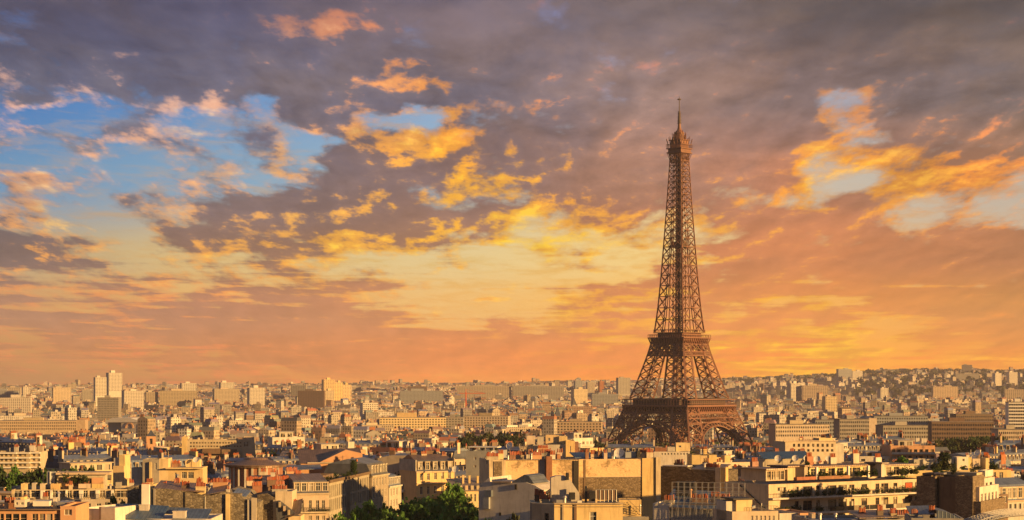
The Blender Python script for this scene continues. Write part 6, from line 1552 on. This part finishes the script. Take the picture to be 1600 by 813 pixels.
for k in range(19000):                                  # street fronts: runs of adjoining houses
    iy = DR.uniform(1 / 9000.0, 1 / 1190.0); y0 = 1 / iy; px = DR.uniform(-80, 1680); x0 = (px - 800) * y0 / F_PX
    fk = 1 + .25 * sstep(4000, 8000, y0); hill = y0 > 5200 and x0 / y0 > .09
    d_ = int(x0 // 420) * 13 + int(y0 // 420) * 29; yaw = R((d_ * 48271 % 64) - 26 + DR.choice((0, 0, 0, 90)) + DR.uniform(-3, 3)); c, s_ = math.cos(yaw), math.sin(yaw)
    n = DR.choice((1, 1, 2, 2)) if hill else DR.choice((1, 1, 1, 2, 3, 4, 5, 6, 8)); D = DR.uniform(9, 12.5) * fk; H0 = DR.uniform(15, 22) * (.7 if hill else 1)
    sk = DR.choices((0, 1, 2), weights=[.9, 2.2, 1.0] if n > 1 else [2, 1, 1.4])[0]; wc0 = DR.choices(WC, weights=[5, 4, 4, 2, 2, 2, 1.2, 3, 1.5])[0]; rc0 = DR.choices(RC, weights=[4, 4, 2, 1.6, 2, 2, 1.2])[0]
    u = 0.0; big = n == 1 and DR.random() < .22 and not hill
    for i in range(n):
        W = (DR.uniform(24, 50) if big else DR.uniform(9, 17) * (.75 if hill else 1)) * fk; um = u + W / 2; u += W + .05; x, y = x0 + c * um, y0 + s_ * um
        if y < 1190 or y > 9200: continue
        H = (H0 * DR.uniform(1.0, 1.5) if big else H0) * DR.uniform(.93, 1.07) * (1.0 if DR.random() < .90 else DR.uniform(.6, 2.0)); r = D * .62
        pts_ = [(x, y)] if W < 24 else [(x + c * q, y + s_ * q) for q in (-W * .36, -W * .12, W * .12, W * .36)]
        if not all(row_ok(qx, qy, r, k) for qx, qy in pts_): continue
        if y < 1600 and any((qx - x) ** 2 + (qy - y) ** 2 < (qr + r) ** 2 * .7 for qx, qy, qr in placed): continue
        if not clear(x, y, r, ground_z(x, y) + H + 4): continue
        if 1390 < y < 1500 and -20 < x < 320: continue
        for qx, qy in pts_: grid.setdefault((int(qx // 60), int(qy // 60)), []).append((qx, qy, r, k))
        n_far += 1
        v = DR.uniform(.55, .98); wc = tuple(q * v for q in (wc0 if DR.random() < .55 else DR.choice(WC))); rc = tuple(q * DR.uniform(.8, 1.2) for q in (rc0 if DR.random() < .6 else DR.choice(RC)))
        far_house(x, y, W, D, H, yaw, 0 if big else (sk if DR.random() < .8 else DR.choice((0, 1, 2))), wc, rc)
def city_mat():
    m, t, b = new_mat('far city walls and roofs')
    at_ = t.n.new('ShaderNodeVertexColor'); at_.layer_name = 'tint'; uv = t.n.new('ShaderNodeUVMap'); uv.uv_map = 'metres'
    u, v, _ = t.sep(uv.outputs[0])
    fu = t.math('ABSOLUTE', t.math('SUBTRACT', t.math('FRACT', t.math('DIVIDE', u, 2.7)), .5)); fv = t.math('ABSOLUTE', t.math('SUBTRACT', t.math('FRACT', t.math('DIVIDE', v, 3.1)), .5))
    wn = t.math('MULTIPLY', t.math('LESS_THAN', fu, .24), t.math('LESS_THAN', fv, .3)); wn = t.math('MULTIPLY', wn, t.math('GREATER_THAN', v, -1))
    rn = t.n.new('ShaderNodeTexWhiteNoise'); t.put(rn, 0, t.xyz(t.math('FLOOR', t.math('DIVIDE', u, 2.7)), t.math('FLOOR', t.math('DIVIDE', v, 3.1)), 0)); wn = t.math('MULTIPLY', wn, t.math('GREATER_THAN', rn.outputs[0], .12))
    f, _ = t.noise(t.n.new('ShaderNodeTexCoord').outputs['Object'], .25, 3, .6)
    c = t.mix(t.smooth(f, .3, .7, .0, .3), at_.outputs[0], (.12, .10, .09, 1)); t.put(b, 'Base Color', t.mix(t.math('MULTIPLY', wn, .85), c, (.04, .04, .045, 1))); b.inputs['Roughness'].default_value = .8
    return m
def finish_city(mb, name):
    o = mb.build(name, city_mat()); me = o.data; ca = me.color_attributes.new('tint', 'FLOAT_COLOR', 'CORNER'); ul = me.uv_layers.new(name='metres'); cb, ub = array.array('f'), array.array('f')
    for f, c, q in zip(mb.f, cols, uvs):
        for i in range(len(f)): cb.extend((c[0], c[1], c[2], 1)); ub.extend(q[i] if i < len(q) else q[0])
    ca.data.foreach_set('color', cb); ul.data.foreach_set('uv', ub); return o
tag(finish_city(cm, 'distant_city'), 'dense mass of small houses and roofs stretching from the river to the horizon', 'city', kind='stuff')
# woods and street trees far away
wd = MB(); WR = random.Random(31)
def clump(x, y, h, w, n, z=None):
    g0 = ground_z(x, y) if z is None else z
    for _ in range(n):
        v = Vector((WR.gauss(0, 1), WR.gauss(0, 1), WR.gauss(0, 1))).normalized(); c = Vector((x + v.x * w * .5, y + v.y * w * .5, g0 + h * .55 + v.z * h * .45)); a = Vector((WR.gauss(0, 1), WR.gauss(0, 1), WR.gauss(0, .7))).normalized(); b = a.cross(v).normalized() if a.cross(v).length > .01 else Vector((1, 0, 0)); s_ = w * WR.uniform(.12, .26)
        wd.face([c + a * s_, c + b * s_ * .8, c - a * s_, c - b * s_ * .8])
for k in range(520):
    y = 1 / WR.uniform(1 / 6500, 1 / 1600); x = WR.uniform(-.29, .29) * y
    if clear(x, y, 12, ground_z(x, y) + 18): clump(x, y, WR.uniform(11, 17), WR.uniform(10, 16), 46)
for k in range(230):
    y = WR.uniform(6000, 8800); px = 1340 + 290 * WR.random(); x = (px - 800) * y / F_PX; clump(x, y, WR.uniform(10, 17), WR.uniform(16, 34), 26)
for k in range(240):
    y = WR.uniform(7600, 8800); px = WR.choice((WR.uniform(680, 900), WR.uniform(1120, 1340))); x = (px - 800) * y / F_PX; clump(x, y, WR.uniform(10, 15), WR.uniform(16, 30), 24)
tag(wd.build('distant_woods', 'leaf_olive'), 'dark green woods and street trees scattered over the far city and hill', 'woods', kind='stuff')
print('FILL', len(spots), len(vis), cnt, 'far', n_far, 'objects', len(bpy.data.objects))

# ------------------------------------------------------------------ evening haze
hz = MB(); hz.box(-5300, 5300, -900, 10900, min(v[2] for v in g.v) - 1.0, 420)
hm = bpy.data.materials.new('evening haze'); hm.use_nodes = True; t = NT(hm.node_tree); t.n.clear()
pv = t.n.new('ShaderNodeVolumePrincipled'); pv.inputs['Color'].default_value = (0.90, 0.83, 0.98, 1); pv.inputs['Density'].default_value = 3.9e-5; pv.inputs['Anisotropy'].default_value = 0.1
oo = t.n.new('ShaderNodeOutputMaterial'); t.l.new(pv.outputs[0], oo.inputs['Volume']); hm.cycles.homogeneous_volume = True if hasattr(hm.cycles, 'homogeneous_volume') else None
tag(hz.build('haze', hm), kind='stuff')
